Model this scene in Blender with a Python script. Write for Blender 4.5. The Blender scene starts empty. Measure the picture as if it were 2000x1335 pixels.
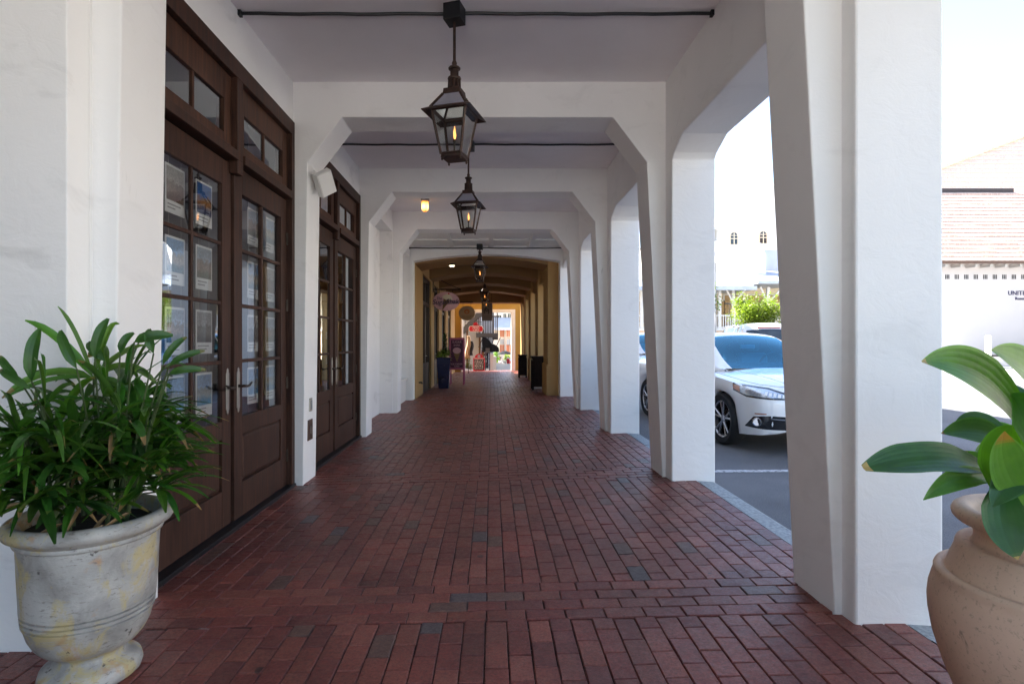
EXPO = 2.68
import bpy, bmesh, math, random
import numpy as np
from mathutils import Vector, Matrix, Euler
from mathutils.bvhtree import BVHTree
R = math.radians
random.seed(7)
rnd = random.Random(11)
sc = bpy.context.scene
COL = sc.collection
F = 1111.0; H = 1.37            # focal length in photo pixels, eye height

def at(px, py, Y):              # where a point seen in the photo stands, at distance Y
    return Vector(((px-960)*Y/F, Y, H+(665-py)*Y/F))

# ------------------------------------------------------------------ mesh collecting
class MB:
    def __init__(s):
        s.v = []; s.f = []; s.m = []; s.cols = []
    def face(s, pts, m=0, col=None):
        i = len(s.v); s.v += [tuple(p) for p in pts]
        s.f.append(tuple(range(i, i+len(pts)))); s.m.append(m); s.cols.append(col)
    def add(s, vs, fs, m=0, col=None):
        i = len(s.v); s.v += [tuple(p) for p in vs]
        for f in fs:
            s.f.append(tuple(a+i for a in f)); s.m.append(m); s.cols.append(col)
    def box(s, x0, x1, y0, y1, z0, z1, m=0, col=None, M=None):
        x0, x1 = min(x0, x1), max(x0, x1); y0, y1 = min(y0, y1), max(y0, y1); z0, z1 = min(z0, z1), max(z0, z1)
        vs = [(x0,y0,z0),(x1,y0,z0),(x1,y1,z0),(x0,y1,z0),(x0,y0,z1),(x1,y0,z1),(x1,y1,z1),(x0,y1,z1)]
        if M is not None: vs = [M @ Vector(p) for p in vs]
        s.add(vs, [(0,3,2,1),(4,5,6,7),(0,1,5,4),(1,2,6,5),(2,3,7,6),(3,0,4,7)], m, col)
    def prism(s, poly, axis, a, b, m=0):
        # poly: 2D points; axis 'x': (y,z), 'y': (x,z), 'z': (x,y)
        n = len(poly)
        def P(p, t):
            return {'x': (t, p[0], p[1]), 'y': (p[0], t, p[1]), 'z': (p[0], p[1], t)}[axis]
        A = sum(poly[i][0]*poly[(i+1)%n][1]-poly[(i+1)%n][0]*poly[i][1] for i in range(n))
        if A < 0: poly = poly[::-1]
        vs = [P(p, a) for p in poly]+[P(p, b) for p in poly]
        flip = (axis == 'y') != (a > b)
        fs = [tuple(range(n))[::-1], tuple(range(n, 2*n))]+[(i, (i+1)%n, n+(i+1)%n, n+i) for i in range(n)]
        if flip: fs = [f[::-1] for f in fs]
        s.add(vs, fs, m)
    def tube(s, path, r, n=8, m=0, cap=True):
        path = [Vector(p) for p in path]; k = len(path)
        rs = r if isinstance(r, (list, tuple)) else [r]*k
        vs = []; up = None
        for i, p in enumerate(path):
            d = (path[min(i+1, k-1)]-path[max(i-1, 0)]).normalized()
            if up is None: up = Vector((0,0,1)) if abs(d.z) < .9 else Vector((1,0,0))
            a = d.cross(up).normalized(); b = a.cross(d).normalized(); up = b
            for j in range(n):
                t = 2*math.pi*j/n
                vs.append(p+(a*math.cos(t)+b*math.sin(t))*rs[i])
        fs = []
        for i in range(k-1):
            for j in range(n):
                fs.append((i*n+j, i*n+(j+1)%n, (i+1)*n+(j+1)%n, (i+1)*n+j))
        if cap: fs += [tuple(range(n))[::-1], tuple(range((k-1)*n, k*n))]
        s.add(vs, fs, m)
    def lathe(s, prof, c=(0,0,0), n=32, m=0, axis='z', phase=0.0, wob=None, caps=True):
        vs = []
        for (r, z) in prof:
            for j in range(n):
                t = 2*math.pi*j/n+phase
                q = r*(1+(wob(t, z) if wob else 0))
                if axis == 'z': vs.append((c[0]+q*math.cos(t), c[1]+q*math.sin(t), c[2]+z))
                elif axis == 'y': vs.append((c[0]+q*math.cos(t), c[1]+z, c[2]+q*math.sin(t)))
                else: vs.append((c[0]+z, c[1]+q*math.cos(t), c[2]+q*math.sin(t)))
        k = len(prof)
        fs = [(i*n+j, i*n+(j+1)%n, (i+1)*n+(j+1)%n, (i+1)*n+j) for i in range(k-1) for j in range(n)]
        if caps and prof[0][0] > 1e-4: fs.append(tuple(range(n))[::-1])
        if caps and prof[-1][0] > 1e-4: fs.append(tuple(range((k-1)*n, k*n)))
        if axis == 'y': fs = [f[::-1] for f in fs]
        s.add(vs, fs, m)
    def frustum(s, c, h0, h1, z0, z1, m=0):   # square frustum, half sizes h0 (at z0), h1 (at z1)
        vs = [(c[0]+sx*h, c[1]+sy*h, z) for h, z in ((h0, z0), (h1, z1)) for sx, sy in ((-1,-1),(1,-1),(1,1),(-1,1))]
        s.add(vs, [(0,3,2,1),(4,5,6,7),(0,1,5,4),(1,2,6,5),(2,3,7,6),(3,0,4,7)], m)
    def bar(s, a, b, w, m=0):                 # square bar from a to b
        s.tube([a, b], w*.7071, 4, m)
    def sphere(s, c, r, n=12, m=0, sq=(1,1,1)):
        prof = [(math.sin(math.pi*i/n)*1.0, -math.cos(math.pi*i/n)) for i in range(n+1)]
        vs = []; nn = n*2
        for (q, z) in prof:
            for j in range(nn):
                t = 2*math.pi*j/nn
                vs.append((c[0]+r*sq[0]*q*math.cos(t), c[1]+r*sq[1]*q*math.sin(t), c[2]+r*sq[2]*z))
        s.add(vs, [(i*nn+j, i*nn+(j+1)%nn, (i+1)*nn+(j+1)%nn, (i+1)*nn+j) for i in range(n) for j in range(nn)], m)
    def mesh(s, mesh, M=None, m=0):
        s.add([(M @ v.co) if M is not None else v.co for v in mesh.vertices], [tuple(p.vertices) for p in mesh.polygons], m)
    def build(s, name, mats, parent=None, loc=None, bevel=0, seg=2, smooth=False, ang=35, merge=True):
        me = bpy.data.meshes.new(name)
        off = Vector((0,0,0))
        if parent is not None: off = ORG.get(parent.name, off)
        elif loc is not None: off = Vector(loc)
        me.from_pydata([(v[0]-off.x, v[1]-off.y, v[2]-off.z) for v in s.v], [], s.f)
        if not isinstance(mats, (list, tuple)): mats = [mats]
        for mt in mats: me.materials.append(M_[mt] if isinstance(mt, str) else mt)
        if len(mats) > 1: me.polygons.foreach_set('material_index', s.m)
        if any(c is not None for c in s.cols):
            at_ = me.attributes.new('bcol', 'FLOAT_COLOR', 'FACE')
            at_.data.foreach_set('color', [x for c in s.cols for x in (list(c if c else (1,1,1))+[1])])
        if merge or smooth:
            bm = bmesh.new(); bm.from_mesh(me)
            if merge: bmesh.ops.remove_doubles(bm, verts=bm.verts, dist=1e-5)
            bm.to_mesh(me); bm.free()
        if smooth:
            me.polygons.foreach_set('use_smooth', [True]*len(me.polygons))
            me.set_sharp_from_angle(angle=R(ang))
        me.update()
        o = bpy.data.objects.new(name, me); COL.objects.link(o)
        if parent is not None: o.parent = parent
        else: o.location = off
        ORG[o.name] = off
        if bevel:
            b = o.modifiers.new('Bevel', 'BEVEL'); b.width = bevel; b.segments = seg; b.limit_method = 'ANGLE'; b.angle_limit = R(30)
            b.use_clamp_overlap = True
        return o
ORG = {}
def tag(o, label, cat=None, group=None):
    o['label'] = label
    if cat: o['category'] = cat
    if group: o['group'] = group
    return o
def thing(name, label, cat, loc=(0,0,0), group=None):
    o = bpy.data.objects.new(name, None); COL.objects.link(o)
    o.location = loc; o.empty_display_size = .1; ORG[o.name] = Vector(loc)
    return tag(o, label, cat, group)
def kind(o, k='structure'):
    o['kind'] = k; return o
def dup(root, label=None, parent=None):
    c = root.copy(); COL.objects.link(c)
    if parent is not None: c.parent = parent
    if label: c['label'] = label
    for ch in list(root.children): dup(ch, None, c)
    return c
def text_mesh(body, size, align='CENTER', ext=0.004, shear=0, space=1.0):
    cu = bpy.data.curves.new('t', 'FONT'); cu.body = body; cu.size = size; cu.align_x = align; cu.align_y = 'CENTER'
    cu.extrude = ext; cu.shear = shear; cu.space_character = space; cu.resolution_u = 3
    ob = bpy.data.objects.new('t', cu); COL.objects.link(ob)
    dg = bpy.context.evaluated_depsgraph_get(); dg.update()
    me = bpy.data.meshes.new_from_object(ob.evaluated_get(dg))
    bpy.data.objects.remove(ob); bpy.data.curves.remove(cu)
    return me
FACE_CAM = Matrix.Rotation(R(90), 4, 'X')      # text lying in XY -> standing in XZ, read from -Y
def add_text(mb, body, size, pos, m=0, M=None, **k):
    t = text_mesh(body, size, **k)
    mb.mesh(t, Matrix.Translation(pos) @ (M if M is not None else FACE_CAM), m)
    bpy.data.meshes.remove(t)

# ------------------------------------------------------------------ materials
M_ = {}
def base(name):
    m = bpy.data.materials.new(name); m.use_nodes = True
    nt = m.node_tree; b = nt.nodes['Principled BSDF']
    M_[name] = m
    return m, nt, b
def N(nt, t, **k):
    n = nt.nodes.new(t)
    for a, v in k.items():
        if a in n.inputs: n.inputs[a].default_value = v
        else: setattr(n, a, v)
    return n
def coord(nt, scale=(1,1,1), kind_='Object', rot=(0,0,0)):
    c = N(nt, 'ShaderNodeTexCoord'); mp = N(nt, 'ShaderNodeMapping')
    mp.inputs['Scale'].default_value = scale; mp.inputs['Rotation'].default_value = rot
    nt.links.new(c.outputs[kind_], mp.inputs['Vector'])
    return mp.outputs['Vector']
def noise(nt, vec, scale, detail=4, rough=.55, dist=0):
    n = N(nt, 'ShaderNodeTexNoise'); n.inputs['Scale'].default_value = scale; n.inputs['Detail'].default_value = detail
    n.inputs['Roughness'].default_value = rough; n.inputs['Distortion'].default_value = dist
    nt.links.new(vec, n.inputs['Vector']); return n.outputs['Fac']
def ramp(nt, fac, stops):
    r = N(nt, 'ShaderNodeValToRGB'); e = r.color_ramp.elements
    while len(e) < len(stops): e.new(.5)
    for i, (p, c) in enumerate(stops):
        e[i].position = p; e[i].color = (c if isinstance(c, (tuple, list)) else (c, c, c))+(1,) if not (isinstance(c, (tuple, list)) and len(c) == 4) else c
    nt.links.new(fac, r.inputs['Fac']); return r.outputs['Color']
def mix(nt, fac, a, b, blend='MIX'):
    x = N(nt, 'ShaderNodeMix', data_type='RGBA', blend_type=blend)
    for s, v in ((0, fac), (6, a), (7, b)):
        if hasattr(v, 'default_value') or hasattr(v, 'links'): nt.links.new(v, x.inputs[s])
        elif s == 0: x.inputs[0].default_value = v
        else: x.inputs[s].default_value = tuple(v)+(1,) if len(v) == 3 else v
    return x.outputs[2]
def bump(nt, b, h, strength=.3, dist=.01, prev=None):
    n = N(nt, 'ShaderNodeBump'); n.inputs['Strength'].default_value = strength; n.inputs['Distance'].default_value = dist
    nt.links.new(h, n.inputs['Height'])
    if prev is not None: nt.links.new(prev, n.inputs['Normal'])
    nt.links.new(n.outputs['Normal'], b.inputs['Normal']); return n.outputs['Normal']
def simple(name, col, rough=.6, metal=0, var=.12, vs=6, bs=0, bd=.004, bst=.3, stretch=(1,1,1), spec=.5, coat=0):
    m, nt, b = base(name)
    v = coord(nt, stretch)
    n = noise(nt, v, vs, 5)
    lo = tuple(max(0, c*(1-var)) for c in col); hi = tuple(min(1, c*(1+var)) for c in col)
    nt.links.new(ramp(nt, n, [(.3, lo), (.7, hi)]), b.inputs['Base Color'])
    b.inputs['Roughness'].default_value = rough; b.inputs['Metallic'].default_value = metal
    b.inputs['Specular IOR Level'].default_value = spec
    if coat: b.inputs['Coat Weight'].default_value = coat; b.inputs['Coat Roughness'].default_value = .04
    if bs: bump(nt, b, noise(nt, v, bs, 4), bst, bd)
    return m

def stucco(name, col, smudge=.5, dirt=(.30,.29,.28), tint=.05):
    m, nt, b = base(name); v = coord(nt)
    big = noise(nt, v, 1.1, 3)
    c = ramp(nt, big, [(.3, tuple(x*(1-tint) for x in col)), (.7, col)])
    # scuffs: thin slanted marks in a few places, and soft hand smudges
    vs_ = coord(nt, (9, 9, 1.6), rot=(R(18), R(24), 0))
    sc1 = ramp(nt, noise(nt, vs_, 2.2, 5, .6), [(.66, 0.0), (.74, 1.0)])
    msk = ramp(nt, noise(nt, v, 1.7, 2), [(.55, 0.0), (.68, 1.0)])
    f1 = N(nt, 'ShaderNodeMath', operation='MULTIPLY'); nt.links.new(sc1, f1.inputs[0]); nt.links.new(msk, f1.inputs[1])
    f2 = N(nt, 'ShaderNodeMath', operation='MULTIPLY'); nt.links.new(f1.outputs[0], f2.inputs[0]); f2.inputs[1].default_value = smudge
    c = mix(nt, f2.outputs[0], c, dirt)
    sm = ramp(nt, noise(nt, coord(nt, (1.2, 1.2, 2.2)), 1.9, 4, .6, .6), [(.58, 0.0), (.78, 1.0)])
    f3 = N(nt, 'ShaderNodeMath', operation='MULTIPLY'); nt.links.new(sm, f3.inputs[0]); f3.inputs[1].default_value = smudge*.35
    c = mix(nt, f3.outputs[0], c, dirt)
    nt.links.new(c, b.inputs['Base Color']); b.inputs['Roughness'].default_value = .75; b.inputs['Specular IOR Level'].default_value = .3
    p = bump(nt, b, noise(nt, coord(nt, (1, 1, 1.4)), 7, 5, .6, .8), .35, .012)
    bump(nt, b, noise(nt, v, 90, 3), .18, .003, p)
    return m
stucco('white_stucco', (.89,.88,.865), .85)
stucco('white_arch_stucco', (.89,.88,.865), .4)
simple('ceiling_paint', (.87,.84,.86), .8, var=.03, vs=2, bs=120, bd=.002, bst=.2)
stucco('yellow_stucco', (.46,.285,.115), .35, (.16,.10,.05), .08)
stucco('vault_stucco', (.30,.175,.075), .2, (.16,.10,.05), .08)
simple('trim_white', (.78,.77,.74), .6, var=.03, vs=3)

def wood(name, c0, c1, rough=.42, grain=(14,14,.9)):
    m, nt, b = base(name)
    v = coord(nt, grain)
    n = noise(nt, v, 3.2, 8, .65, .3)
    c = ramp(nt, n, [(.28, c0), (.72, c1)])
    w = ramp(nt, noise(nt, coord(nt, (1.5,1.5,.7)), 2.3, 3), [(.35, .78), (.7, 1.12)])
    c = mix(nt, 1.0, c, w, 'MULTIPLY')
    nt.links.new(c, b.inputs['Base Color'])
    r_ = ramp(nt, n, [(.2, rough-.08), (.8, rough+.14)]); nt.links.new(r_, b.inputs['Roughness'])
    bump(nt, b, n, .14, .003); b.inputs['Specular IOR Level'].default_value = .22
    return m
wood('door_wood', (.017,.0075,.0055), (.098,.047,.032), .5)
wood('transom_wood', (.034,.014,.009), (.135,.063,.039), .5)
wood('old_dark_wood', (.018,.012,.010), (.045,.03,.024), .5)
wood('post_wood', (.10,.055,.03), (.2,.11,.06), .6)

def glass(name, tint=(1,1,1), refl=(.9,.95,1.0), rough=.01, ior=1.5, boost=1.0):
    m, nt, b = base(name); nt.nodes.remove(b)
    out = nt.nodes['Material Output']
    t = N(nt, 'ShaderNodeBsdfTransparent'); t.inputs[0].default_value = tint+(1,)
    g = N(nt, 'ShaderNodeBsdfGlossy'); g.inputs['Color'].default_value = refl+(1,); g.inputs['Roughness'].default_value = rough
    fr = N(nt, 'ShaderNodeFresnel'); fr.inputs['IOR'].default_value = ior
    mu = N(nt, 'ShaderNodeMath', operation='MULTIPLY'); mu.use_clamp = True; mu.inputs[1].default_value = boost
    nt.links.new(fr.outputs[0], mu.inputs[0])
    x = N(nt, 'ShaderNodeMixShader'); nt.links.new(mu.outputs[0], x.inputs[0]); nt.links.new(t.outputs[0], x.inputs[1]); nt.links.new(g.outputs[0], x.inputs[2])
    v = coord(nt); bp = N(nt, 'ShaderNodeBump'); bp.inputs['Strength'].default_value = .03; bp.inputs['Distance'].default_value = .01
    nt.links.new(noise(nt, v, 3, 2), bp.inputs['Height']); nt.links.new(bp.outputs[0], g.inputs['Normal'])
    nt.links.new(x.outputs[0], out.inputs['Surface'])
    return m
glass('door_glass', (.93,.95,.95), boost=3.0)
glass('lantern_glass', (.86,.88,.86), boost=1.4)

# brick pavers: the colour of each paver is its own, speckled
m, nt, b = base('brick_paver'); v = coord(nt)
a = N(nt, 'ShaderNodeAttribute', attribute_name='bcol')
sp = ramp(nt, noise(nt, v, 85, 6, .7), [(.30, .48), (.5, 1.0), (.72, 1.55)])
c = mix(nt, 1.0, a.outputs['Color'], sp, 'MULTIPLY')
blot = ramp(nt, noise(nt, v, 2.2, 5, .6, .5), [(.32, .74), (.66, 1.18)])
c = mix(nt, 1.0, c, blot, 'MULTIPLY')
tr = ramp(nt, noise(nt, coord(nt, (3.0,.55,1), rot=(0,0,R(-38))), 1.3, 3, .5, .3), [(.70, 0.0), (.76, 1.0)])
f = N(nt, 'ShaderNodeMath', operation='MULTIPLY'); nt.links.new(tr, f.inputs[0]); f.inputs[1].default_value = .35
c = mix(nt, f.outputs[0], c, (.03,.02,.022))
st = ramp(nt, noise(nt, v, 9, 2, .4), [(.755, 0.0), (.77, 1.0)])
f = N(nt, 'ShaderNodeMath', operation='MULTIPLY'); nt.links.new(st, f.inputs[0]); f.inputs[1].default_value = .75
c = mix(nt, f.outputs[0], c, (.012,.010,.011))
nt.links.new(c, b.inputs['Base Color'])
nt.links.new(ramp(nt, noise(nt, v, 30, 4), [(.3, .30), (.7, .52)]), b.inputs['Roughness'])
p = bump(nt, b, noise(nt, v, 230, 5, .75), .7, .003); bump(nt, b, noise(nt, v, 40, 4), .35, .004, p)

m, nt, b = base('joint_sand'); v = coord(nt)
c = ramp(nt, noise(nt, v, 25, 4), [(.3, (.018,.011,.010)), (.68, (.055,.036,.032))])
wh = ramp(nt, noise(nt, v, 3.2, 6, .75), [(.60, 0.0), (.67, 1.0)])
c = mix(nt, wh, c, (.42,.36,.34))
nt.links.new(c, b.inputs['Base Color']); b.inputs['Roughness'].default_value = .95

# asphalt
m, nt, b = base('asphalt'); v = coord(nt)
c = ramp(nt, noise(nt, v, 130, 5, .75), [(.3, (.05,.052,.058)), (.5, (.115,.118,.126)), (.75, (.24,.24,.25))])
c = mix(nt, 1.0, c, ramp(nt, noise(nt, v, .9, 4), [(.3, .72), (.7, 1.2)]), 'MULTIPLY')
nt.links.new(c, b.inputs['Base Color']); b.inputs['Roughness'].default_value = .85
bump(nt, b, noise(nt, v, 150, 4), .5, .006)
simple('pale_concrete', (.46,.44,.41), .85, var=.14, vs=1.5, bs=70)
simple('granite_kerb', (.30,.33,.34), .8, var=.35, vs=45, bs=60, bd=.008, bst=.6)
m, nt, b = base('worn_line_paint'); v = coord(nt)
nt.links.new(ramp(nt, noise(nt, v, 28, 5, .7), [(.40, (.10,.10,.11)), (.52, (.55,.56,.58))]), b.inputs['Base Color']); b.inputs['Roughness'].default_value = .8
simple('sandy_ground', (.40,.36,.30), .95, var=.2, vs=.6, bs=20)

# pots
m, nt, b = base('urn_glaze'); v = coord(nt)
n1 = noise(nt, v, 5.5, 5, .6, .4); n2 = noise(nt, coord(nt, (1,1,.7)), 8, 6, .65, .8); n3 = noise(nt, coord(nt, (1,1,3.5)), 26, 5, .7, .6)
c = ramp(nt, n1, [(.30, (.21,.20,.18)), (.46, (.34,.33,.305)), (.62, (.46,.45,.415))])
c = mix(nt, ramp(nt, n2, [(.50, 0.0), (.60, .8)]), c, (.47,.38,.17))
c = mix(nt, ramp(nt, noise(nt, v, 6.5, 4, .6, .3), [(.58, 0.0), (.68, .75)]), c, (.44,.23,.09))
c = mix(nt, ramp(nt, n3, [(.575, 0.0), (.68, .8)]), c, (.15,.13,.115))
c = mix(nt, ramp(nt, noise(nt, v, 17, 4, .6), [(.66, 0.0), (.70, .85)]), c, (.06,.05,.045))
nt.links.new(c, b.inputs['Base Color']); b.inputs['Roughness'].default_value = .62
p = bump(nt, b, n3, .35, .005); bump(nt, b, noise(nt, v, 60, 4), .3, .003, p)
m, nt, b = base('tan_clay'); v = coord(nt)
c = ramp(nt, noise(nt, v, 3.0, 4), [(.3, (.60,.42,.30)), (.7, (.72,.52,.385))])
c = mix(nt, ramp(nt, noise(nt, coord(nt, (3,3,1)), 9, 5, .6, .5), [(.64, 0.0), (.70, .6)]), c, (.14,.11,.085))
c = mix(nt, ramp(nt, noise(nt, v, 70, 4, .7), [(.56, 0.0), (.74, .6)]), c, (.20,.14,.10))
nt.links.new(c, b.inputs['Base Color']); b.inputs['Roughness'].default_value = .6
bump(nt, b, noise(nt, v, 60, 4), .2, .002)
simple('soil', (.04,.03,.022), .95, var=.4, vs=30, bs=60, bd=.01)
simple('navy_glaze', (.006,.012,.055), .22, var=.2, vs=4, coat=.5)

def leafmat(name, c0, c1, trans=.3, rough=.35, vein=(60,1,1)):
    m, nt, b = base(name)
    a = N(nt, 'ShaderNodeAttribute', attribute_name='bcol')
    v = coord(nt)
    c = mix(nt, 1.0, a.outputs['Color'], ramp(nt, noise(nt, v, 14, 4), [(.3, c0), (.7, c1)]), 'MULTIPLY')
    nt.links.new(c, b.inputs['Base Color']); b.inputs['Roughness'].default_value = rough; b.inputs['Specular IOR Level'].default_value = .42
    bump(nt, b, noise(nt, v, 120, 2), .12, .002)
    t = N(nt, 'ShaderNodeBsdfTranslucent'); nt.links.new(mix(nt, 1.0, c, (1.5,1.7,.6), 'MULTIPLY'), t.inputs['Color'])
    x = N(nt, 'ShaderNodeMixShader'); x.inputs[0].default_value = trans
    nt.links.new(b.outputs[0], x.inputs[1]); nt.links.new(t.outputs[0], x.inputs[2])
    nt.links.new(x.outputs[0], nt.nodes['Material Output'].inputs['Surface'])
    return m
leafmat('palm_leaf', (.75,.8,.8), (1.2,1.15,1.0))
leafmat('broad_leaf', (.75,.8,.8), (1.15,1.1,1.0), .38, .36)
leafmat('tree_leaf', (.7,.75,.7), (1.2,1.15,1.0), .35, .5)
simple('stem_green', (.06,.09,.03), .6, var=.3, vs=20)
simple('bark', (.11,.085,.06), .9, var=.35, vs=12, bs=30, bd=.02)

# metals etc
m, nt, b = base('aged_copper'); v = coord(nt)
c = ramp(nt, noise(nt, v, 9, 5, .6), [(.35, (.035,.022,.018)), (.6, (.075,.042,.032)), (.78, (.045,.065,.052))])
nt.links.new(c, b.inputs['Base Color']); b.inputs['Metallic'].default_value = .55; b.inputs['Roughness'].default_value = .5
bump(nt, b, noise(nt, v, 60, 3), .2, .002)
simple('black_metal', (.012,.012,.014), .45, .3, var=.2)
simple('black_cable', (.01,.01,.012), .5, var=.1)
simple('satin_nickel', (.55,.52,.47), .32, .9, var=.08, vs=20)
simple('dark_bronze', (.06,.045,.035), .4, .7, var=.2)
simple('white_plastic', (.72,.71,.68), .45, var=.04)
simple('grey_plastic', (.35,.35,.35), .5, var=.05)
simple('brown_plate', (.09,.05,.035), .5, .2, var=.2)
simple('candle_white', (.7,.68,.62), .5, var=.05)
def emit(name, col, s):
    m, nt, b = base(name); b.inputs['Base Color'].default_value = col+(1,)
    b.inputs['Emission Color'].default_value = col+(1,); b.inputs['Emission Strength'].default_value = s
    v = coord(nt); n = ramp(nt, noise(nt, v, 20, 2), [(.2, .8), (.8, 1.1)])
    nt.links.new(mix(nt, 1.0, col, n, 'MULTIPLY'), b.inputs['Emission Color'])
    return m
emit('flame', (1.0,.34,.08), .62)
m, nt, b = base('lamp_glow'); b.inputs['Base Color'].default_value = (.9,.45,.1,1)
tc = N(nt, 'ShaderNodeTexCoord'); sx = N(nt, 'ShaderNodeSeparateXYZ'); nt.links.new(tc.outputs['Generated'], sx.inputs[0])
nt.links.new(ramp(nt, sx.outputs[2], [(.05, (.55,.14,.01)), (.35, (1.0,.62,.22)), (.55, (1.0,.66,.26)), (.95, (.60,.17,.015))]), b.inputs['Emission Color']); b.inputs['Emission Strength'].default_value = .62
emit('bulb_glow', (1.0,.78,.45), 3.0)
stucco('gateway_yellow', (.40,.25,.06), .3, (.16,.10,.05), .08)

def paint(name, col, rough=.25):
    m, nt, b = base(name); v = coord(nt)
    nt.links.new(ramp(nt, noise(nt, v, 3, 2), [(.3, tuple(x*.97 for x in col)), (.7, col)]), b.inputs['Base Color'])
    b.inputs['Roughness'].default_value = rough; b.inputs['Coat Weight'].default_value = 1.0; b.inputs['Coat Roughness'].default_value = .03
    bump(nt, b, noise(nt, v, 400, 2), .015, .001)
    return m
paint('car_white', (.86,.865,.87)); paint('car_silver', (.60,.61,.63)); paint('car_pale', (.66,.67,.68))
glass('car_glass', (.14,.52,.74), (.38,.80,1.0), .02, 1.5, 1.9)
m, nt, b = base('dark_glass'); v = coord(nt)
nt.links.new(ramp(nt, noise(nt, v, 2, 3), [(.35, (.012,.016,.022)), (.65, (.03,.04,.05))]), b.inputs['Base Color'])
b.inputs['Roughness'].default_value = .03; b.inputs['IOR'].default_value = 1.6
simple('tyre_rubber', (.014,.014,.015), .8, var=.2, vs=20, bs=40)
simple('alloy', (.55,.55,.56), .25, .9, var=.05)
simple('gloss_black', (.008,.008,.010), .15, var=.2, coat=.5)
simple('chrome', (.7,.7,.72), .1, 1.0, var=.03)
simple('lens_clear', (.50,.54,.58), .08, .6, var=.25, vs=50, coat=1)
simple('amber_lens', (.42,.17,.09), .2, var=.2, coat=.6)
simple('red_lens', (.55,.02,.03), .2, var=.1, coat=.6)
simple('red_paint', (.42,.008,.02), .4, var=.1)
simple('pink_paint', (.45,.10,.19), .5, var=.1)
simple('pink_board', (.62,.36,.40), .6, var=.06)
simple('plum_board', (.075,.012,.045), .5, var=.25, vs=12)
simple('chalkboard', (.018,.022,.02), .7, var=.4, vs=9)
simple('navy_paint', (.012,.012,.07), .6, var=.1)
simple('cream_paint', (.62,.55,.42), .6, var=.06)
simple('cone_brown', (.20,.11,.04), .6, var=.2, vs=30)
simple('tan_board', (.42,.28,.15), .6, var=.1)
simple('orange_paint', (.42,.13,.03), .6, var=.1)
simple('taupe_board', (.16,.125,.11), .7, var=.08)
simple('magenta_paint', (.45,.06,.25), .6, var=.1)
simple('bin_brown', (.014,.008,.007), .6, var=.25, vs=12, spec=.15)
simple('black_canvas', (.006,.007,.010), .8, var=.2, spec=.1)
simple('stair_grey', (.035,.035,.04), .6, var=.15)
simple('blue_card', (.08,.25,.55), .6, var=.05)
simple('interior_grey', (.16,.17,.18), .8, var=.1, vs=1)
simple('interior_board', (.30,.33,.36), .7, var=.05)
simple('paper_white', (.78,.78,.77), .6, var=.03)
simple('print_ink', (.25,.25,.27), .7, var=.2, vs=50)
simple('card_tan', (.42,.28,.13), .7, var=.12, vs=4)
simple('beige_siding', (.82,.70,.50), .7, var=.05, bs=0)
simple('peach_wall', (.78,.56,.38), .75, var=.06)
simple('pale_wall', (.68,.62,.52), .8, var=.06, vs=1)
simple('cream_wall', (.58,.55,.50), .8, var=.05, vs=1)
simple('post_wall', (.44,.44,.46), .8, var=.04, vs=.5, bs=30)
simple('church_white', (.82,.82,.81), .8, var=.03, vs=.4)
simple('shutter_orange', (.42,.13,.05), .6, var=.12)
simple('pale_wall_cap', (.05,.04,.04), .8, var=.2)
simple('slot_dark', (.010,.009,.010), .8, var=.2)
def sheet_roof(name, col, line=.55):      # standing seams are modelled; this is only the metal
    return simple(name, col, .45, .4, var=.08, vs=1.2)
sheet_roof('metal_roof', (.42,.47,.54))
m, nt, b = base('shingle_roof')
v = coord(nt)
c = ramp(nt, noise(nt, coord(nt, (6,1.2,1.2)), 4, 4, .7), [(.3, (.42,.25,.19)), (.5, (.56,.40,.32)), (.72, (.70,.58,.50))])
nt.links.new(c, b.inputs['Base Color']); b.inputs['Roughness'].default_value = .9
m, nt, b = base('pale_shingle')
c = ramp(nt, noise(nt, coord(nt, (5,1.2,1.2)), 4, 4, .7), [(.3, (.56,.38,.27)), (.5, (.70,.55,.44)), (.72, (.80,.70,.60))])
nt.links.new(c, b.inputs['Base Color']); b.inputs['Roughness'].default_value = .9
simple('skin', (.42,.24,.17), .55, var=.06)
simple('hair_dark', (.02,.014,.01), .6, var=.2)
simple('shirt_dark', (.02,.022,.03), .8, var=.15)
simple('shorts_pale', (.55,.60,.68), .8, var=.06)
simple('shoe_dark', (.03,.028,.028), .6, var=.15)
simple('cloth_tan', (.40,.28,.18), .85, var=.15, vs=9)
simple('cloth_black', (.02,.02,.025), .85, var=.15)
simple('teal_paint', (.02,.16,.14), .4, var=.1)
simple('blue_paint', (.03,.16,.32), .3, var=.1)
def printmat(name, sky, mid, low, seed):
    m, nt, b = base(name)
    tc = N(nt, 'ShaderNodeTexCoord'); mp = N(nt, 'ShaderNodeMapping'); mp.inputs['Location'].default_value = (seed, seed*1.7, 0)
    nt.links.new(tc.outputs['Generated'], mp.inputs['Vector'])
    sx = N(nt, 'ShaderNodeSeparateXYZ'); nt.links.new(tc.outputs['Generated'], sx.inputs[0])
    n = noise(nt, mp.outputs[0], 5.5, 5, .65)
    ad = N(nt, 'ShaderNodeMath', operation='MULTIPLY_ADD'); nt.links.new(n, ad.inputs[0]); ad.inputs[1].default_value = .55; nt.links.new(sx.outputs[2], ad.inputs[2])
    c = ramp(nt, ad.outputs[0], [(.42, low), (.62, mid), (.80, tuple(x*.6 for x in mid)), (.90, sky), (1.0, tuple(x*.7 for x in sky))])
    c = mix(nt, 1.0, c, ramp(nt, noise(nt, mp.outputs[0], 16, 4, .7), [(.3, .35), (.55, 1.0), (.75, 1.5)]), 'MULTIPLY')
    nt.links.new(c, b.inputs['Base Color']); b.inputs['Roughness'].default_value = .35
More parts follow.
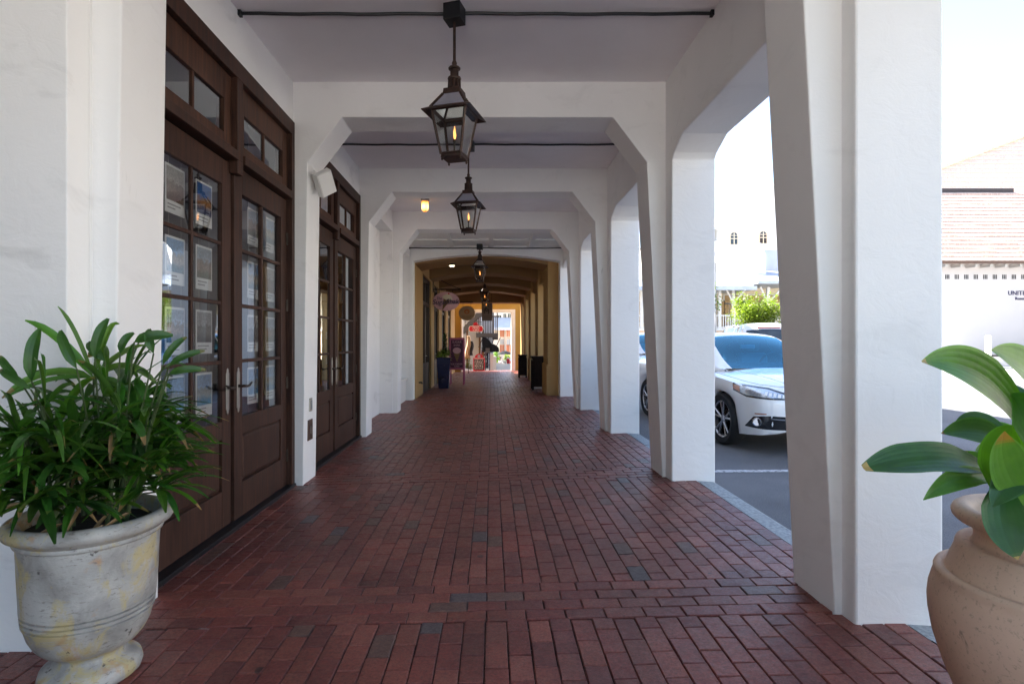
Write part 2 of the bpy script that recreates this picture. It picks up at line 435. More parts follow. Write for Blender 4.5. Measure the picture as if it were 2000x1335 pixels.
printmat('print_sunset', (.03,.20,.62), (.50,.22,.06), (.04,.06,.16), 1.3)
printmat('print_beach', (.20,.42,.72), (.50,.46,.40), (.10,.22,.30), 4.1)
printmat('print_house', (.45,.55,.66), (.42,.30,.24), (.14,.15,.10), 7.7)
printmat('print_room', (.55,.52,.47), (.34,.24,.19), (.20,.13,.10), 9.2)
printmat('print_pool', (.28,.45,.70), (.40,.42,.40), (.03,.25,.48), 12.6)
printmat('print_grey', (.5,.5,.5), (.24,.23,.22), (.08,.08,.08), 15.1)

# ------------------------------------------------------------------ levels
def zf(x, y):                                     # the paved floor: a slight cross fall, then a gentle run downhill
    z = .024*(max(-2.4, min(2.2, x))+1.87)
    if y > 13.4: z -= .011*(min(y, 28)-13.4)
    if y > 28: z -= .041*(y-28)
    return z

# ------------------------------------------------------------------ ground, road, paving
mb = MB()
mb.add([(-400,-120,-.16),(500,-120,-.16),(500,27,-.16),(500,60,-.3),(500,120,-4.2),(500,700,-4.4),(-400,700,-4.4),(-400,120,-4.2),(-400,60,-1.6),(-400,27,-.25)],
       [(0,1,2,9),(9,2,3,8),(8,3,4,7),(7,4,5,6)])
kind(mb.build('ground', 'sandy_ground'))
RZ = lambda x: .03-.05*max(0, min(1, (x-5)/10))
mb = MB(); xs = [2.11,3,4,5,6,9,12,16,20.6]; ys = [-30,-10,0,5,10,15,20,26,34]
for i in range(len(xs)-1):
    for j in range(len(ys)-1):
        zz = lambda x, y: 0
        za, zb = RZ(xs[i]), RZ(xs[i+1]); mb.face([(xs[i],ys[j],za),(xs[i+1],ys[j],zb),(xs[i+1],ys[j+1],zb),(xs[i],ys[j+1],za)])
kind(mb.build('road', 'asphalt'))
mb = MB()
mb.face([(-60,-80,-.03),(2.0,-80,-.03),(2.0,-1.5,-.03),(-60,-1.5,-.03)])
mb.face([(20.6,-30,-.024),(60,-30,-.024),(60,60,-.024),(20.6,60,-.024)])
mb.face([(2.11,34,-.026),(20.6,34,-.026),(20.6,60,-.026),(2.11,60,-.026)])
kind(mb.build('plaza_pavement', 'pale_concrete'))
mb = MB()
a = at(1391, 921, 1); 
def road_line(mb, x0, y0, x1, y1, w):
    d = Vector((x1-x0, y1-y0)).normalized(); n = Vector((-d.y, d.x))*w/2
    mb.face([(x0-n.x,y0-n.y,.034),(x0+n.x,y0+n.y,.034),(x1+n.x,y1+n.y,.034),(x1-n.x,y1-n.y,.034)][::-1])
road_line(mb, 2.16, 5.83, 4.9, 5.90, .10)
o = mb.build('parking_line', 'worn_line_paint'); kind(o)

# kerb stones of the arcade edge
mb = MB(); y = -1.6; r = random.Random(3)
while y < 13.1:
    L = r.uniform(.9, 1.25); e = .004
    j = r.uniform(-.004, .004)
    z0 = .075+j
    mb.add([(1.885,y+e,z0+.012),(2.03+j,y+e,z0+.004),(2.09+j,y+e,z0-.03),(2.11+j,y+e,-.14),(1.885,y+e,-.14),
            (1.885,y+L-e,z0+.012),(2.03+j,y+L-e,z0+.004),(2.09+j,y+L-e,z0-.03),(2.11+j,y+L-e,-.14),(1.885,y+L-e,-.14)],
           [(0,1,6,5),(1,2,7,6),(2,3,8,7),(4,3,2,1,0),(5,6,7,8,9)])
    y += L
kind(mb.build('granite_kerb', 'granite_kerb'))

# brick pavers, one by one
mb = MB(); r = random.Random(5)
BRK = [(.205,.054,.040),(.186,.048,.038),(.222,.064,.046),(.166,.045,.036),(.195,.060,.045),(.230,.071,.051),(.156,.046,.038)]
def brick(x0, x1, y0, y1):
    if x1-x0 < .02 or y1-y0 < .02: return
    g = .0014; k = r.random()
    c = BRK[r.randrange(len(BRK))]
    if k > .988: c = (.105,.080,.080)
    elif k > .95: c = (.135,.070,.055)
    q = r.uniform(.90, 1.10); c = tuple(u*q for u in c)
    x0 += g+r.uniform(0,.002); x1 -= g+r.uniform(0,.002); y0 += g+r.uniform(0,.002); y1 -= g+r.uniform(0,.002)
    dz = r.uniform(-.0015,.0015); tx = r.uniform(-.0015,.0015); ty = r.uniform(-.0015,.0015); b = .0035
    P = lambda x, y, d, sx, sy: (x, y, zf(x, y)+dz+sx*tx+sy*ty-d)
    vs = [P(x0,y0,.02,-1,-1),P(x1,y0,.02,1,-1),P(x1,y1,.02,1,1),P(x0,y1,.02,-1,1),
          P(x0,y0,.004,-1,-1),P(x1,y0,.004,1,-1),P(x1,y1,.004,1,1),P(x0,y1,.004,-1,1),
          P(x0+b,y0+b,0,-1,-1),P(x1-b,y0+b,0,1,-1),P(x1-b,y1-b,0,1,1),P(x0+b,y1-b,0,-1,1)]
    fs = [(8,9,10,11)]
    for i in range(4):
        j = (i+1)%4
        fs += [(i,j,4+j,4+i),(4+i,4+j,8+j,8+i)]
    mb.add(vs, fs, 0, c)
XL, XR = -2.72, 1.88; BW, BL = .1005, .1905
def field(y0, y1):
    n = int(math.ceil((XR-XL)/BW))
    for i in range(n):
        x1 = XR-i*BW; x0 = max(XL, x1-BW); y = y0-(BL/2 if i%2 else 0)
        while y < y1-.02:
            brick(x0, x1, max(y, y0), min(y+BL, y1)); y += BL
def band(y0, rows=4):
    for k in range(rows):
        x = XR+(BL/2 if k%2 else 0)
        while x > XL:
            brick(max(x-BL, XL), min(x, XR), y0+k*BW, y0+(k+1)*BW); x -= BL
yb = [2.70+2.70*k for k in range(-1, 10)]
for k, y in enumerate(yb):
    band(y); field(y+4*BW, yb[k+1] if k+1 < len(yb) else y+2.7)
field(-1.4, yb[0])
kind(mb.build('brick_paving', 'brick_paver', merge=False))
mb = MB(); n = 40
ys = [-1.4+i*(29.7+1.4)/n for i in range(n+1)]
for i in range(n):
    for xa, xb in ((XL,0.0),(0.0,XR)):
        mb.face([(xa,ys[i],zf(xa,ys[i])-.011),(xb,ys[i],zf(xb,ys[i])-.011),(xb,ys[i+1],zf(xb,ys[i+1])-.011),(xa,ys[i+1],zf(xa,ys[i+1])-.011)])
kind(mb.build('paving_joint_sand', 'joint_sand'))
# the path beyond the passage
simple('pink_path', (.36,.20,.18), .9, var=.2, vs=3, bs=40)
mb = MB()
for i in range(12):
    y0 = 29.6+i*6; y1 = y0+6
    mb.face([(-4,y0,zf(0,y0)-.012),(3.6,y0,zf(0,y0)-.012),(3.6,y1,zf(0,y1)-.012),(-4,y1,zf(0,y1)-.012)])
kind(mb.build('sloping_path', 'pink_path'))

# ================================================================== the white arcade building
WX, RX = -1.88, 1.65            # shop wall face, inner face of the street arcade
WB = thing('arcade_building', 'white stucco arcade building with brown french doors and chamfered piers along the brick walk', 'building', (0, 2.55, 0))
FY = [(2.68,3.05),(5.39,5.78),(8.10,8.48),(10.80,11.20)]
mb = MB()
mb.box(-12, WX, 2.52, 2.66, -.1, 3.95)
mb.box(-2.3, WX, 2.66, 3.06, -.1, 3.82)
mb.box(-2.3, WX, 3.06, 5.38, 3.43, 3.82)
mb.box(-2.3, WX, 5.38, 5.80, -.1, 3.82)
mb.box(-2.3, WX, 5.80, 8.09, 3.43, 3.82)
mb.box(-2.3, WX, 8.09, 8.50, -.1, 3.82)
mb.box(-2.3, WX, 8.50, 10.78, 3.44, 3.82)
mb.box(-2.3, WX, 10.78, 11.22, -.1, 3.82)
mb.box(-2.3, WX, 11.22, 13.12, 3.30, 3.82)
mb.box(-2.3, WX, 13.12, 13.42, -.1, 3.82)
mb.box(-2.5, -2.12, 8.50, 13.12, -.1, 3.82)
mb.build('shop_wall', 'white_stucco', WB, bevel=.006)
mb = MB()
mb.box(-2.12, -1.97, 11.24, 13.10, -.1, .47); mb.box(-2.12, -1.94, 11.23, 13.11, .47, .51)
for k in range(9):
    zz = .55+k*.09; mb.prism([(-2.12,zz),(-2.075,zz),(-2.09,zz+.075),(-2.12,zz+.085)], 'y', 11.5, 12.9)
mb.build('recess_ledge', 'trim_white', WB, bevel=.006)
mb = MB(); mb.box(-2.3, 2.05, 2.52, 11.2, 3.82, 3.95); mb.build('ceiling', 'ceiling_paint', WB)
mb = MB()
mb.box(-1.9, 1.67, 11.19, 13.11, 3.53, 3.62)
for x in (-1.88, -.95, -.06, .83, 1.55): mb.box(x, x+.10, 11.2, 13.1, 3.50, 3.53)
for y in (11.2, 12.1, 13.0): mb.box(-1.88, 1.65, y, y+.10, 3.503, 3.533)
mb.build('coffered_ceiling', 'trim_white', WB, bevel=.004)
# the street arcade: one comb of piers and chamfered openings
JY = [2.58, 5.21, 7.88, 10.55]; PE = [j+.525 for j in JY]
pts = [(JY[0], -.14)]
ends = [(PE[i], JY[i+1] if i+1 < 4 else 13.1) for i in range(4)]
for e, j in ends:
    pts += [(e,-.14),(e,3.03),(e+.05,3.075),(e+.28,3.165),(j-.28,3.165),(j-.05,3.075),(j,3.03),(j,-.14)]
pts += [(13.43,-.14),(13.43,3.95),(JY[0],3.95)]
mb = MB(); mb.prism(pts, 'x', RX, 2.05); mb.build('street_arcade', 'white_arch_stucco', WB, bevel=.012)
for k, (a, b) in enumerate(FY):
    mb = MB(); h = 3.06 if k else 3.42; hb = 3.485 if k else 3.66; e = 0 if k else .025
    mb.prism([(-1.90,-.1),(-1.788,-.1),(-1.742+e*.2,h),(-1.417,hb),(1.15,hb),(1.472-e,h),(1.622,.02),(1.626,-.1),(1.67,-.1),(1.67,3.83),(-1.90,3.83)], 'y', a, b)
    mb.build('portal_frame', 'white_arch_stucco', WB, bevel=.008)
# end wall with a shallow arch
arc = [(-1.81+3.39*i/24, 3.2+.16*math.sin(math.pi*i/24)**.9) for i in range(25)]
mb = MB(); mb.prism([(-1.90,-.1),(-1.81,-.1)]+arc+[(1.58,-.1),(1.66,-.1),(1.66,3.9),(-1.90,3.9)], 'y', 13.1, 13.42)
mb.build('end_arch', 'white_arch_stucco', WB, bevel=.006)
mb = MB(); mb.box(-12, 2.05, 2.52, 13.42, 3.951, 9.6); mb.build('upper_storey', 'white_stucco', WB)
mb = MB(); mb.prism([(-12.3,9.6),(2.4,9.6),(-5,12)], 'y', 2.3, 13.42); mb.build('roof', 'metal_roof', WB)
# unseen roof, pier and side wall added around the viewer to shape the light
mb = MB(); mb.box(-7.0, 3.4, -3.2, 2.515, 3.82, 4.25)
mb.box(1.65, 2.05, -3.1, -2.6, -.14, 3.82); mb.box(-3.3, -3.0, -3.2, 2.52, -.2, 3.82)
mb.build('added_shade_roof', 'white_stucco', WB)
mb = MB(); mb.box(-3.04, -2.96, -3.0, 2.3, -.1, 3.4); mb.build('added_dark_panel', 'door_wood', WB, bevel=.005)  # unseen dark panel added so the side wall throws back less light
mb = MB()   # the dim shop behind the doors
mb.box(-6, -5.9, 2.7, 8.4, -.1, 3.8); mb.box(-5.9, -2.3, 2.67, 2.7, -.1, 3.8); mb.box(-5.9,-2.3,8.4,8.44,-.1,3.8)
mb.box(-5.9, -2.3, 2.7, 8.4, 3.7, 3.8); mb.box(-5.9, -2.3, 2.7, 8.4, -.1, -.02); mb.box(-3.6,-3.5,2.7,7.0,-.02,2.4)
mb.build('shop_interior', 'interior_grey', WB)

def french_door(y0, y1):
    # outer frame with mullion and transom bar, face just proud of the wall
    f = MB(); xa, xb = -2.02, -1.862; ym = (y0+y1)/2; w = .075
    f.box(xa, xb, y0, y0+w, .0, 3.43); f.box(xa, xb, y1-w, y1, 0, 3.43)
    f.box(xa, xb, y0+w, y1-w, 3.30, 3.43)
    f.box(xa, xb-.002, ym-.05, ym+.05, 2.70, 3.30)
    f.box(xa, xb+.014, y0+w, ym-.05, 2.69, 2.755); f.box(xa, xb+.014, ym+.05, y1-w, 2.69, 2.755)
    f.box(xa, xb-.001, ym-.05, ym+.05, 2.60, 2.70)
    fr = f.build('french_door', 'door_wood', WB, bevel=.004)
    t = MB(); t.box(-2.05, -1.845, y0+.01, y1-.01, -.02, .028); t.build('threshold', 'black_metal', fr, bevel=.004)
    for s in (0, 1):
        a, b = (y0+w+.007, ym-.022) if s == 0 else (ym+.006, y1-w-.007)
        xf = -1.925 if s == 0 else -1.912
        gl, gh = .79, 2.49
        ga, gb = (a+.135, b-.135)
        L = MB()
        def rail(ya, yb_, za, zb, x1=xf, x0=-1.955): L.box(x0-.01, x1, ya, yb_, za, zb)
        rail(a, ga, .03, 2.675); rail(gb, b, .03, 2.675)
        rail(ga, gb, gh, 2.675); rail(ga, gb, .64+.02, gl); rail(ga, gb, .03, .29)
        # raised panel
        L.box(-1.958, xf-.022, ga, gb, .29, .66)
        pz0, pz1, pa, pb = .32, .63, ga+.035, gb-.035
        L.add([(xf-.022,ga+.012,.30),(xf-.022,gb-.012,.30),(xf-.022,gb-.012,.65),(xf-.022,ga+.012,.65),
               (xf-.004,pa,pz0),(xf-.004,pb,pz0),(xf-.004,pb,pz1),(xf-.004,pa,pz1)],
              [(4,5,6,7),(0,1,5,4),(1,2,6,5),(2,3,7,6),(3,0,4,7)])
        gm = (ga+gb)/2
        L.box(-1.953, xf-.006, gm-.013, gm+.013, gl, gh)
        for k in range(1, 4):
            zz = gl+(gh-gl)*k/4
            L.box(-1.952, xf-.007, ga, gm-.013, zz-.013, zz+.013); L.box(-1.952, xf-.007, gm+.013, gb, zz-.013, zz+.013)
        lf = L.build('door_leaf', 'door_wood', fr, bevel=.004)
        g = MB(); g.face([(-1.942,ga,gl),(-1.942,gb,gl),(-1.942,gb,gh),(-1.942,ga,gh)]); g.build('door_glass', 'door_glass', fr)
        # transom
        ta, tb = (y0+w+.004, ym-.054) if s == 0 else (ym+.054, y1-w-.004)
        T = MB(); tg0, tg1 = ta+.11, tb-.11; tm = (tg0+tg1)/2
        xf0 = xf; xf = -1.908
        T.box(-1.955, xf, ta, tg0, 2.757, 3.298); T.box(-1.955, xf, tg1, tb, 2.757, 3.298)
        T.box(-1.955, xf, tg0, tg1, 2.757, 2.86); T.box(-1.955, xf, tg0, tg1, 3.10, 3.298)
        T.box(-1.945, xf-.006, tm-.013, tm+.013, 2.86, 3.10)
        T.build('transom_sash', 'transom_wood', fr, bevel=.004)
        g = MB(); g.face([(-1.926,tg0,2.86),(-1.926,tg1,2.86),(-1.926,tg1,3.10),(-1.926,tg0,3.10)]); g.build('transom_glass', 'door_glass', fr)
        xf = xf0
        # long plate and lever
        hy = (b-.06) if s == 0 else (a+.06); hz = 1.03
        Hn = MB(); pl = [(-.022,-.17),(.022,-.17),(.022,.11),(.012,.12),(.012,.135),(0,.15),(-.012,.135),(-.012,.12),(-.022,.11)]
        pl = [(-.012,-.185),(0,-.2),(.012,-.185),(.012,-.172),(.022,-.16),(.022,.10),(.012,.112),(.012,.125),(0,.14),(-.012,.125),(-.012,.112),(-.022,.10),(-.022,-.16),(-.012,-.172)]
        Hn.prism([(hy+u, hz+q) for u, q in pl], 'x', xf, xf+.007)
        Hn.build('handle_plate', 'satin_nickel', fr, bevel=.002)
        d = 1
        Hn = MB()
        Hn.tube([(xf+.005,hy,hz),(xf+.02,hy,hz),(xf+.055,hy,hz)], [.014,.011,.011], 10)
        dd = -1 if s == 0 else 1
        Hn.tube([(xf+.052,hy-dd*.004,hz),(xf+.058,hy+dd*.03,hz-.004),(xf+.058,hy+dd*.07,hz-.002),(xf+.056,hy+dd*.105,hz+.014),(xf+.054,hy+dd*.125,hz+.02)], [.011,.010,.009,.008,.006], 10)
        Hn.build('lever_handle', 'dark_bronze', fr, smooth=True)
        hy2 = a-.002 if s == 0 else b+.002
        for hz2 in (.30, .98, 1.70, 2.32):
            q = MB(); q.tube([(xf+.006,hy2,hz2-.055),(xf+.006,hy2,hz2+.055)], .009, 8); q.box(xf-.002, xf+.003, hy2-.022, hy2+.022, hz2-.05, hz2+.05)
            q.build('hinge', 'dark_bronze', fr)
    return fr
french_door(3.06, 5.385)
french_door(5.785, 8.095)

# picture cards hanging behind the first pair of doors
CARDS = [
 (3.57, 2.31, 'print_room', 'white card with a brown living room picture, topmost beside the first portal leg'),
 (3.93, 2.31, 'print_sunset', 'white card with a blue and orange dusk picture in the door leaf beside the palm'),
 (3.57, 1.87, 'print_beach', 'white card with a pale seaside picture below the living room card'),
 (3.93, 1.87, 'print_house', 'white card with a house front picture below the dusk card'),
 (3.57, 1.43, 'print_house', 'white card with a porch picture above the palm in the door leaf beside the palm'),
 (3.93, 1.43, 'print_grey', 'white card with a grey tree picture beside the middle of the nearest door leaf'),
 (3.57, 1.00, 'print_pool', 'white card half hidden behind the palm leaves, lowest in its column'),
 (3.93, 1.00, 'print_pool', 'white card with a blue pool picture beside the the handle of that leaf'),
 (4.74, 2.31, 'print_house', 'white card with a garden picture, top inner column of the second door leaf'),
 (5.11, 2.31, 'print_beach', 'white card with a bright blue sky picture, top outer column of the second door leaf'),
 (4.74, 1.87, 'print_beach', 'white card with a washed out picture, second row of the second door leaf'),
 (5.11, 1.87, 'print_room', 'white card with a faint pink picture behind the reflection of an arch'),
 (4.74, 1.43, 'print_grey', 'white card with a grey picture, third row of the second door leaf'),
 (5.11, 1.43, 'print_house', 'white card with a pale house picture, third row beside the hinge side'),
 (4.74, 1.00, 'print_pool', 'white card behind the lever of the second door leaf'),
 (5.11, 1.00, 'print_pool', 'white card with a blue water picture low in the second door leaf'),
]
r = random.Random(2)
for y, z, pm, lab in CARDS:
    tl = r.uniform(-.008,.008); x = -1.985
    t = thing('picture_card', lab, 'picture card', (x, y, z-.15), 'picture cards hung behind the first double door')
    a = MB(); a.box(x-.004, x, y-.11, y+.11, z-.15, z+.15); a.build('card', 'paper_white', t)
    a = MB(); a.box(x, x+.002, y-.095, y+.095, z-.072, z+.135); a.build('print', pm, t)
    a = MB()
    for k in range(2): a.box(x, x+.0015, y-.085, y-.085+r.uniform(.08,.15), z-.10-.022*k, z-.092-.022*k)
    a.build('caption', 'print_ink', t)
    for s in (-.07, .07):
        a = MB(); a.tube([(x-.002,y+s,z+.15),(x-.002,y+s,z+.29)], .0012, 5); a.build('hanging_wire', 'satin_nickel', t)
# tan display boards behind the second pair
for y, z0, z1, lab in ((6.35,.6,1.75,'tan display board behind the nearer leaf of the second double door'),
                       (7.45,.6,1.85,'tan display board behind the farther leaf of the second double door')):
    t = thing('display_board', lab, 'display board', (-2.12, y, z0), 'tan display boards behind the second double door')
    a = MB(); a.box(-2.14, -2.10, y-.30, y+.30, z0, z1); a.build('board', 'card_tan', t, bevel=.004)
    a = MB()
    for k in range(9): a.box(-2.10, -2.094, y-.24+.19*(k%3), y-.24+.19*(k%3)+.06, z0+.15+.32*(k//3), z0+.24+.32*(k//3))
    a.build('price_tag', 'paper_white', t)
    a = MB()
    for k in range(5): a.lathe([(.03,0),(.035,.02),(.035,.17),(.013,.22),(.013,.28),(.016,.285)], (-2.06, y-.24+.12*k, z1+.02), 10)
    a.box(-2.13, -2.0, y-.32, y+.32, z1, z1+.02)
    a.build('shelf_with_bottles', 'dark_glass', t, smooth=True)

# fittings on the white building
t = thing('loudspeaker', 'white box loudspeaker tilted down on the second portal leg', 'loudspeaker', (-1.745, 5.60, 2.95))
a = MB(); a.box(-1.75, -1.735, 5.57, 5.63, 2.92, 3.04); a.tube([(-1.74,5.60,2.98),(-1.69,5.59,2.97)], .018, 8); a.build('bracket', 'white_plastic', t)
a = MB(); Mx = Matrix.Translation((-1.645,5.56,2.915)) @ Euler((R(28),R(-32),R(38))).to_matrix().to_4x4()
a.box(-.085, .085, -.065, .02, -.115, .115, M=Mx)
a.add([Mx @ Vector(p) for p in [(-.085,.02,-.115),(.085,.02,-.115),(.085,.02,.115),(-.085,.02,.115),(-.05,.085,-.07),(.05,.085,-.07),(.05,.085,.07),(-.05,.085,.07)]],
      [(4,5,6,7),(0,1,5,4),(1,2,6,5),(2,3,7,6),(3,0,4,7)])
a.build('cabinet', 'white_plastic', t, bevel=.008)
a = MB(); a.box(-.076, .076, -.071, -.064, -.106, .106, M=Mx); a.build('grille', 'trim_white', t, bevel=.002)
t = thing('call_button', 'small grey call button plate on the second portal leg', 'button', (-1.776, 5.57, .68))
a = MB(); a.box(-1.79, -1.764, 5.53, 5.61, .68, .81); a.build('plate', 'satin_nickel', t, bevel=.004)
a = MB(); a.box(-1.764, -1.757, 5.555, 5.585, .70, .79); a.build('button', 'grey_plastic', t, bevel=.002)
t = thing('outlet_cover', 'square brown outlet cover low on the second portal leg', 'outlet', (-1.78, 5.57, .40))
a = MB(); a.box(-1.79, -1.772, 5.50, 5.64, .40, .60); a.build('cover', 'brown_plate', t, bevel=.003)
a = MB(); a.box(-1.772, -1.766, 5.565, 5.575, .46, .54); a.build('latch', 'satin_nickel', t)
t = thing('bulkhead_lamp', 'small glowing amber bulkhead lamp under the ceiling near the third portal', 'lamp', tuple(at(830,389,9.85)))
c = at(830, 389, 9.85); c.z = 3.82
a = MB(); a.lathe([(.07,-.045),(.075,-.03),(.075,0)], c, 20); a.build('lamp_base', 'grey_plastic', t, smooth=True)
a = MB(); a.lathe([(0,-.225),(.03,-.215),(.055,-.185),(.06,-.14),(.06,-.046)], c, 20); a.build('lamp_shade', 'lamp_glow', t, smooth=True)
a = MB()
for k in range(4):
    an = k*math.pi/2+.4; dx, dy = math.cos(an)*.066, math.sin(an)*.066
    a.tube([(c.x+dx,c.y+dy,c.z-.04),(c.x+dx,c.y+dy,c.z-.19),(c.x+dx*.5,c.y+dy*.5,c.z-.228)], .005, 6)
a.build('cage', 'grey_plastic', t)
for Y, z, lab in ((4.23, 3.80, 'black cable across the ceiling of the first bay, behind the largest lantern'), (7.05, 3.80, 'black cable across the ceiling of the second bay'),
                  (13.0, 3.485, 'black cable across the coffered ceiling before the shallow arch')):
    a = MB(); n = 24
    a.tube([(-1.87+3.51*i/n, Y, z+.0025*math.sin(i*1.7)-.004*math.sin(math.pi*((i/n*2)%1))) for i in range(n+1)], .0125, 8)
    for i in (0, n): a.box(-1.87+3.51*i/n-.012, -1.87+3.51*i/n+.012, Y-.02, Y+.02, z-.02, z+.02)
    tag(a.build('ceiling_cable', 'black_cable', loc=(-.1, Y, z), smooth=True), lab, 'cable', 'cables run across the arcade ceiling')

# gas lanterns
def lantern(loc, lab, yaw=-17, drop=.50, s=1.0):
    # loc = ceiling point; z of the bottom follows the drop of the rod
    t = thing('gas_lantern', lab, 'lantern', (0,0,0), 'gas lanterns hung along the arcade')
    a = MB(); a.box(-.075, .075, -.075, .075, -.135, 0); a.build('canopy_box', 'black_metal', t, bevel=.004)
    a = MB(); a.tube([(0,0,-.13),(0,0,-drop)], .013, 8); a.lathe([(.018,-drop-.0),(.022,-drop+.03),(.014,-drop+.05)], (0,0,0), 12); a.build('hanging_rod', 'aged_copper', t)
    z0 = -drop
    a = MB(); a.lathe([(.0,0),(.045,-.004),(.052,-.012),(.050,-.022),(.036,-.026),(.035,-.07),(.037,-.085),(.055,-.09),(.058,-.10),(.055,-.108)][::-1], (0,0,z0), 24)
    for k in range(10):
        an = 2*math.pi*k/10; a.tube([(.047*math.cos(an),.047*math.sin(an),z0-.105),(.05*math.cos(an),.05*math.sin(an),z0-.185)], .009, 6)
    a.lathe([(.030,-.19),(.030,-.10)], (0,0,z0), 16); a.lathe([(.060,-.195),(.060,-.18),(.050,-.176)], (0,0,z0), 24)
    a.build('chimney_cap', 'aged_copper', t, smooth=True)
    a = MB(); zr = z0-.195
    a.frustum((0,0), .078, .072, zr-.045, zr)
    zt, ze = zr-.045, zr-.175
    ht, he = .075, .158
    for sx, sy in ((-1,-1),(1,-1),(1,1),(-1,1)):
        a.bar((sx*ht,sy*ht,zt),(sx*he,sy*he,ze), .016)
    # eave: thin square flange with a raked edge
    o_, i_ = .215, .150
    for sx, sy in ((1,0),(-1,0),(0,1),(0,-1)):
        def Q(u, w, z): return (u*w if False else (sx*w if sx else u), sy*w if sy else u, z)
        vs = [Q(-o_,o_,ze-.028), Q(o_,o_,ze-.028), Q(i_,i_,ze+.010), Q(-i_,i_,ze+.010), Q(-o_,o_,ze-.035), Q(o_,o_,ze-.035), Q(i_,i_,ze-.012), Q(-i_,i_,ze-.012)]
        a.add(vs, [(0,1,2,3),(7,6,5,4),(0,4,5,1),(1,5,6,2),(2,6,7,3),(3,7,4,0)])
    hb, hl, zb = .150, .088, ze-.365
    for sx, sy in ((-1,-1),(1,-1),(1,1),(-1,1)): a.bar((sx*hb,sy*hb,ze-.012),(sx*hl,sy*hl,zb), .017)
    for h, z in ((hb, ze-.018), (hl, zb+.006)):
        for sx in (-1, 1):
            a.bar((sx*h,-h,z),(sx*h,h,z), .016); a.bar((-h,sx*h,z),(h,sx*h,z), .016)
    a.build('lantern_frame', 'aged_copper', t)
    a = MB()
    a.frustum((0,0), .090, .086, zb-.026, zb)
    for sx, sy in ((-1,-1),(1,-1),(1,1),(-1,1)): a.lathe([(.004,-.05),(.010,-.04),(.007,-.026)], (sx*.08,sy*.08,zb), 8)
    a.build('base_plate', 'aged_copper', t)
    a = MB()
    for sx, sy in ((-1,-1),(1,-1),(1,1),(-1,1)):
        nx, ny = (-sy, sx)
        a.face([(sx*hb,sy*hb,ze-.02),(nx*hb,ny*hb,ze-.02),(nx*hl,ny*hl,zb),(sx*hl,sy*hl,zb)])
        a.face([(sx*ht,sy*ht,zt),(nx*ht,ny*ht,zt),(nx*he,ny*he,ze),(sx*he,sy*he,ze)])
    a.build('lantern_glass', 'lantern_glass', t)
    a = MB(); a.tube([(0,0,zb),(0,0,zb+.13)], .008, 8); a.tube([(-.035,0,zb+.04),(.035,0,zb+.04)], .006, 6); a.lathe([(.006,.10),(.013,.12),(.012,.135)], (0,0,zb), 10)
    a.build('burner', 'dark_bronze', t)
    a = MB(); a.lathe([(0,0),(.008,.01),(.013,.035),(.010,.062),(.005,.09),(0,.115)], (.002,0,zb+.135), 10, wob=lambda t_, z: .2*math.sin(t_+z*60)); a.build('flame', 'flame', t, smooth=True)
    t.location = loc; t.rotation_euler = (0,0,R(yaw)); t.scale = (.86,.86,.89)
    return t
L1 = lantern((-.272, 4.17, 3.82), 'largest black copper gas lantern, lit, under the first ceiling bay')
def place_lantern(loc, lab, yaw, drop):
    if abs(drop-.50) < 1e-6:
        o = dup(L1, lab); o.location = loc; o.rotation_euler = (0,0,R(yaw)); return o
    return lantern(loc, lab, yaw, drop)
place_lantern((-.283, 6.98, 3.82), 'second black copper gas lantern, beyond the first portal beam', -10, .50)
place_lantern((-.262, 12.75, 3.53), 'third gas lantern, on a short rod before the shallow white arch', -6, .18)
place_lantern((-.235, 19.6, 3.72), 'fourth gas lantern, dark against the yellow vaults', -12, .38)
place_lantern((-.225, 24.0, 3.70), 'smallest gas lantern, before the grey hanging sign', 8, .36)

# ================================================================== the yellow arcade building
YB = thing('yellow_building', 'ochre yellow arcade building with ribbed vaults beyond the white arch', 'building', (0, 13.42, 0))
YX = -1.79; RIB = [(13.42,14.6),(16.4,17.4),(19.4,20.4),(22.4,23.4)]
OP = [(14.85,16.9),(17.75,19.35),(20.5,22.2),(23.5,25.0)]
pts = [(13.42,-.5)]
for a, b in OP: pts += [(a,-.5),(a,3.12),(b,3.12),(b,-.5)]
pts += [(27.88,-.5),(27.88,3.9),(13.42,3.9)]
mb = MB(); mb.prism(pts, 'x', -2.2, YX); mb.build('shop_wall', 'yellow_stucco', YB, bevel=.006)
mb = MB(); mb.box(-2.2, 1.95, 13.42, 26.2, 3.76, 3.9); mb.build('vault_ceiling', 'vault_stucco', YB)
for a, b in RIB:
    arc = [(-1.80+3.14*i/24, 3.15+.18*math.sin(math.pi*i/24)**.9) for i in range(25)]
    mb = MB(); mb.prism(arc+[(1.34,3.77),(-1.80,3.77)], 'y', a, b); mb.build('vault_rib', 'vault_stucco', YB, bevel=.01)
mb = MB(); mb.box(-1.8, 1.34, 25.3, 26.2, 3.06, 3.77); mb.build('end_beam', 'vault_stucco', YB, bevel=.01)
for a, b in RIB+[(25.3,26.2)]:
    mb = MB(); z0 = zf(1.6, a)
    mb.box(1.33, 1.90, a+(.015 if a < 13.5 else 0), b, -.4, 3.77); mb.box(1.30, 1.93, a-.03 if a > 13.5 else a+.012, b+.03, -.4, z0+.72)
    mb.build('arcade_pier', 'yellow_stucco', YB, bevel=.012)
mb = MB()
for i in range(4): mb.box(1.42, 1.88, RIB[i][1], (RIB+[(25.3,26.2)])[i+1][0], 2.98, 3.765)
mb.build('arcade_lintel', 'yellow_stucco', YB, bevel=.01)
mb = MB(); mb.box(-12, 1.95, 13.44, 26.2, 3.901, 9.6); mb.build('upper_storey', 'yellow_stucco', YB)
mb = MB(); mb.prism([(-12.3,9.6),(2.3,9.6),(-5,12)], 'y', 13.44, 26.5); mb.build('roof', 'metal_roof', YB)
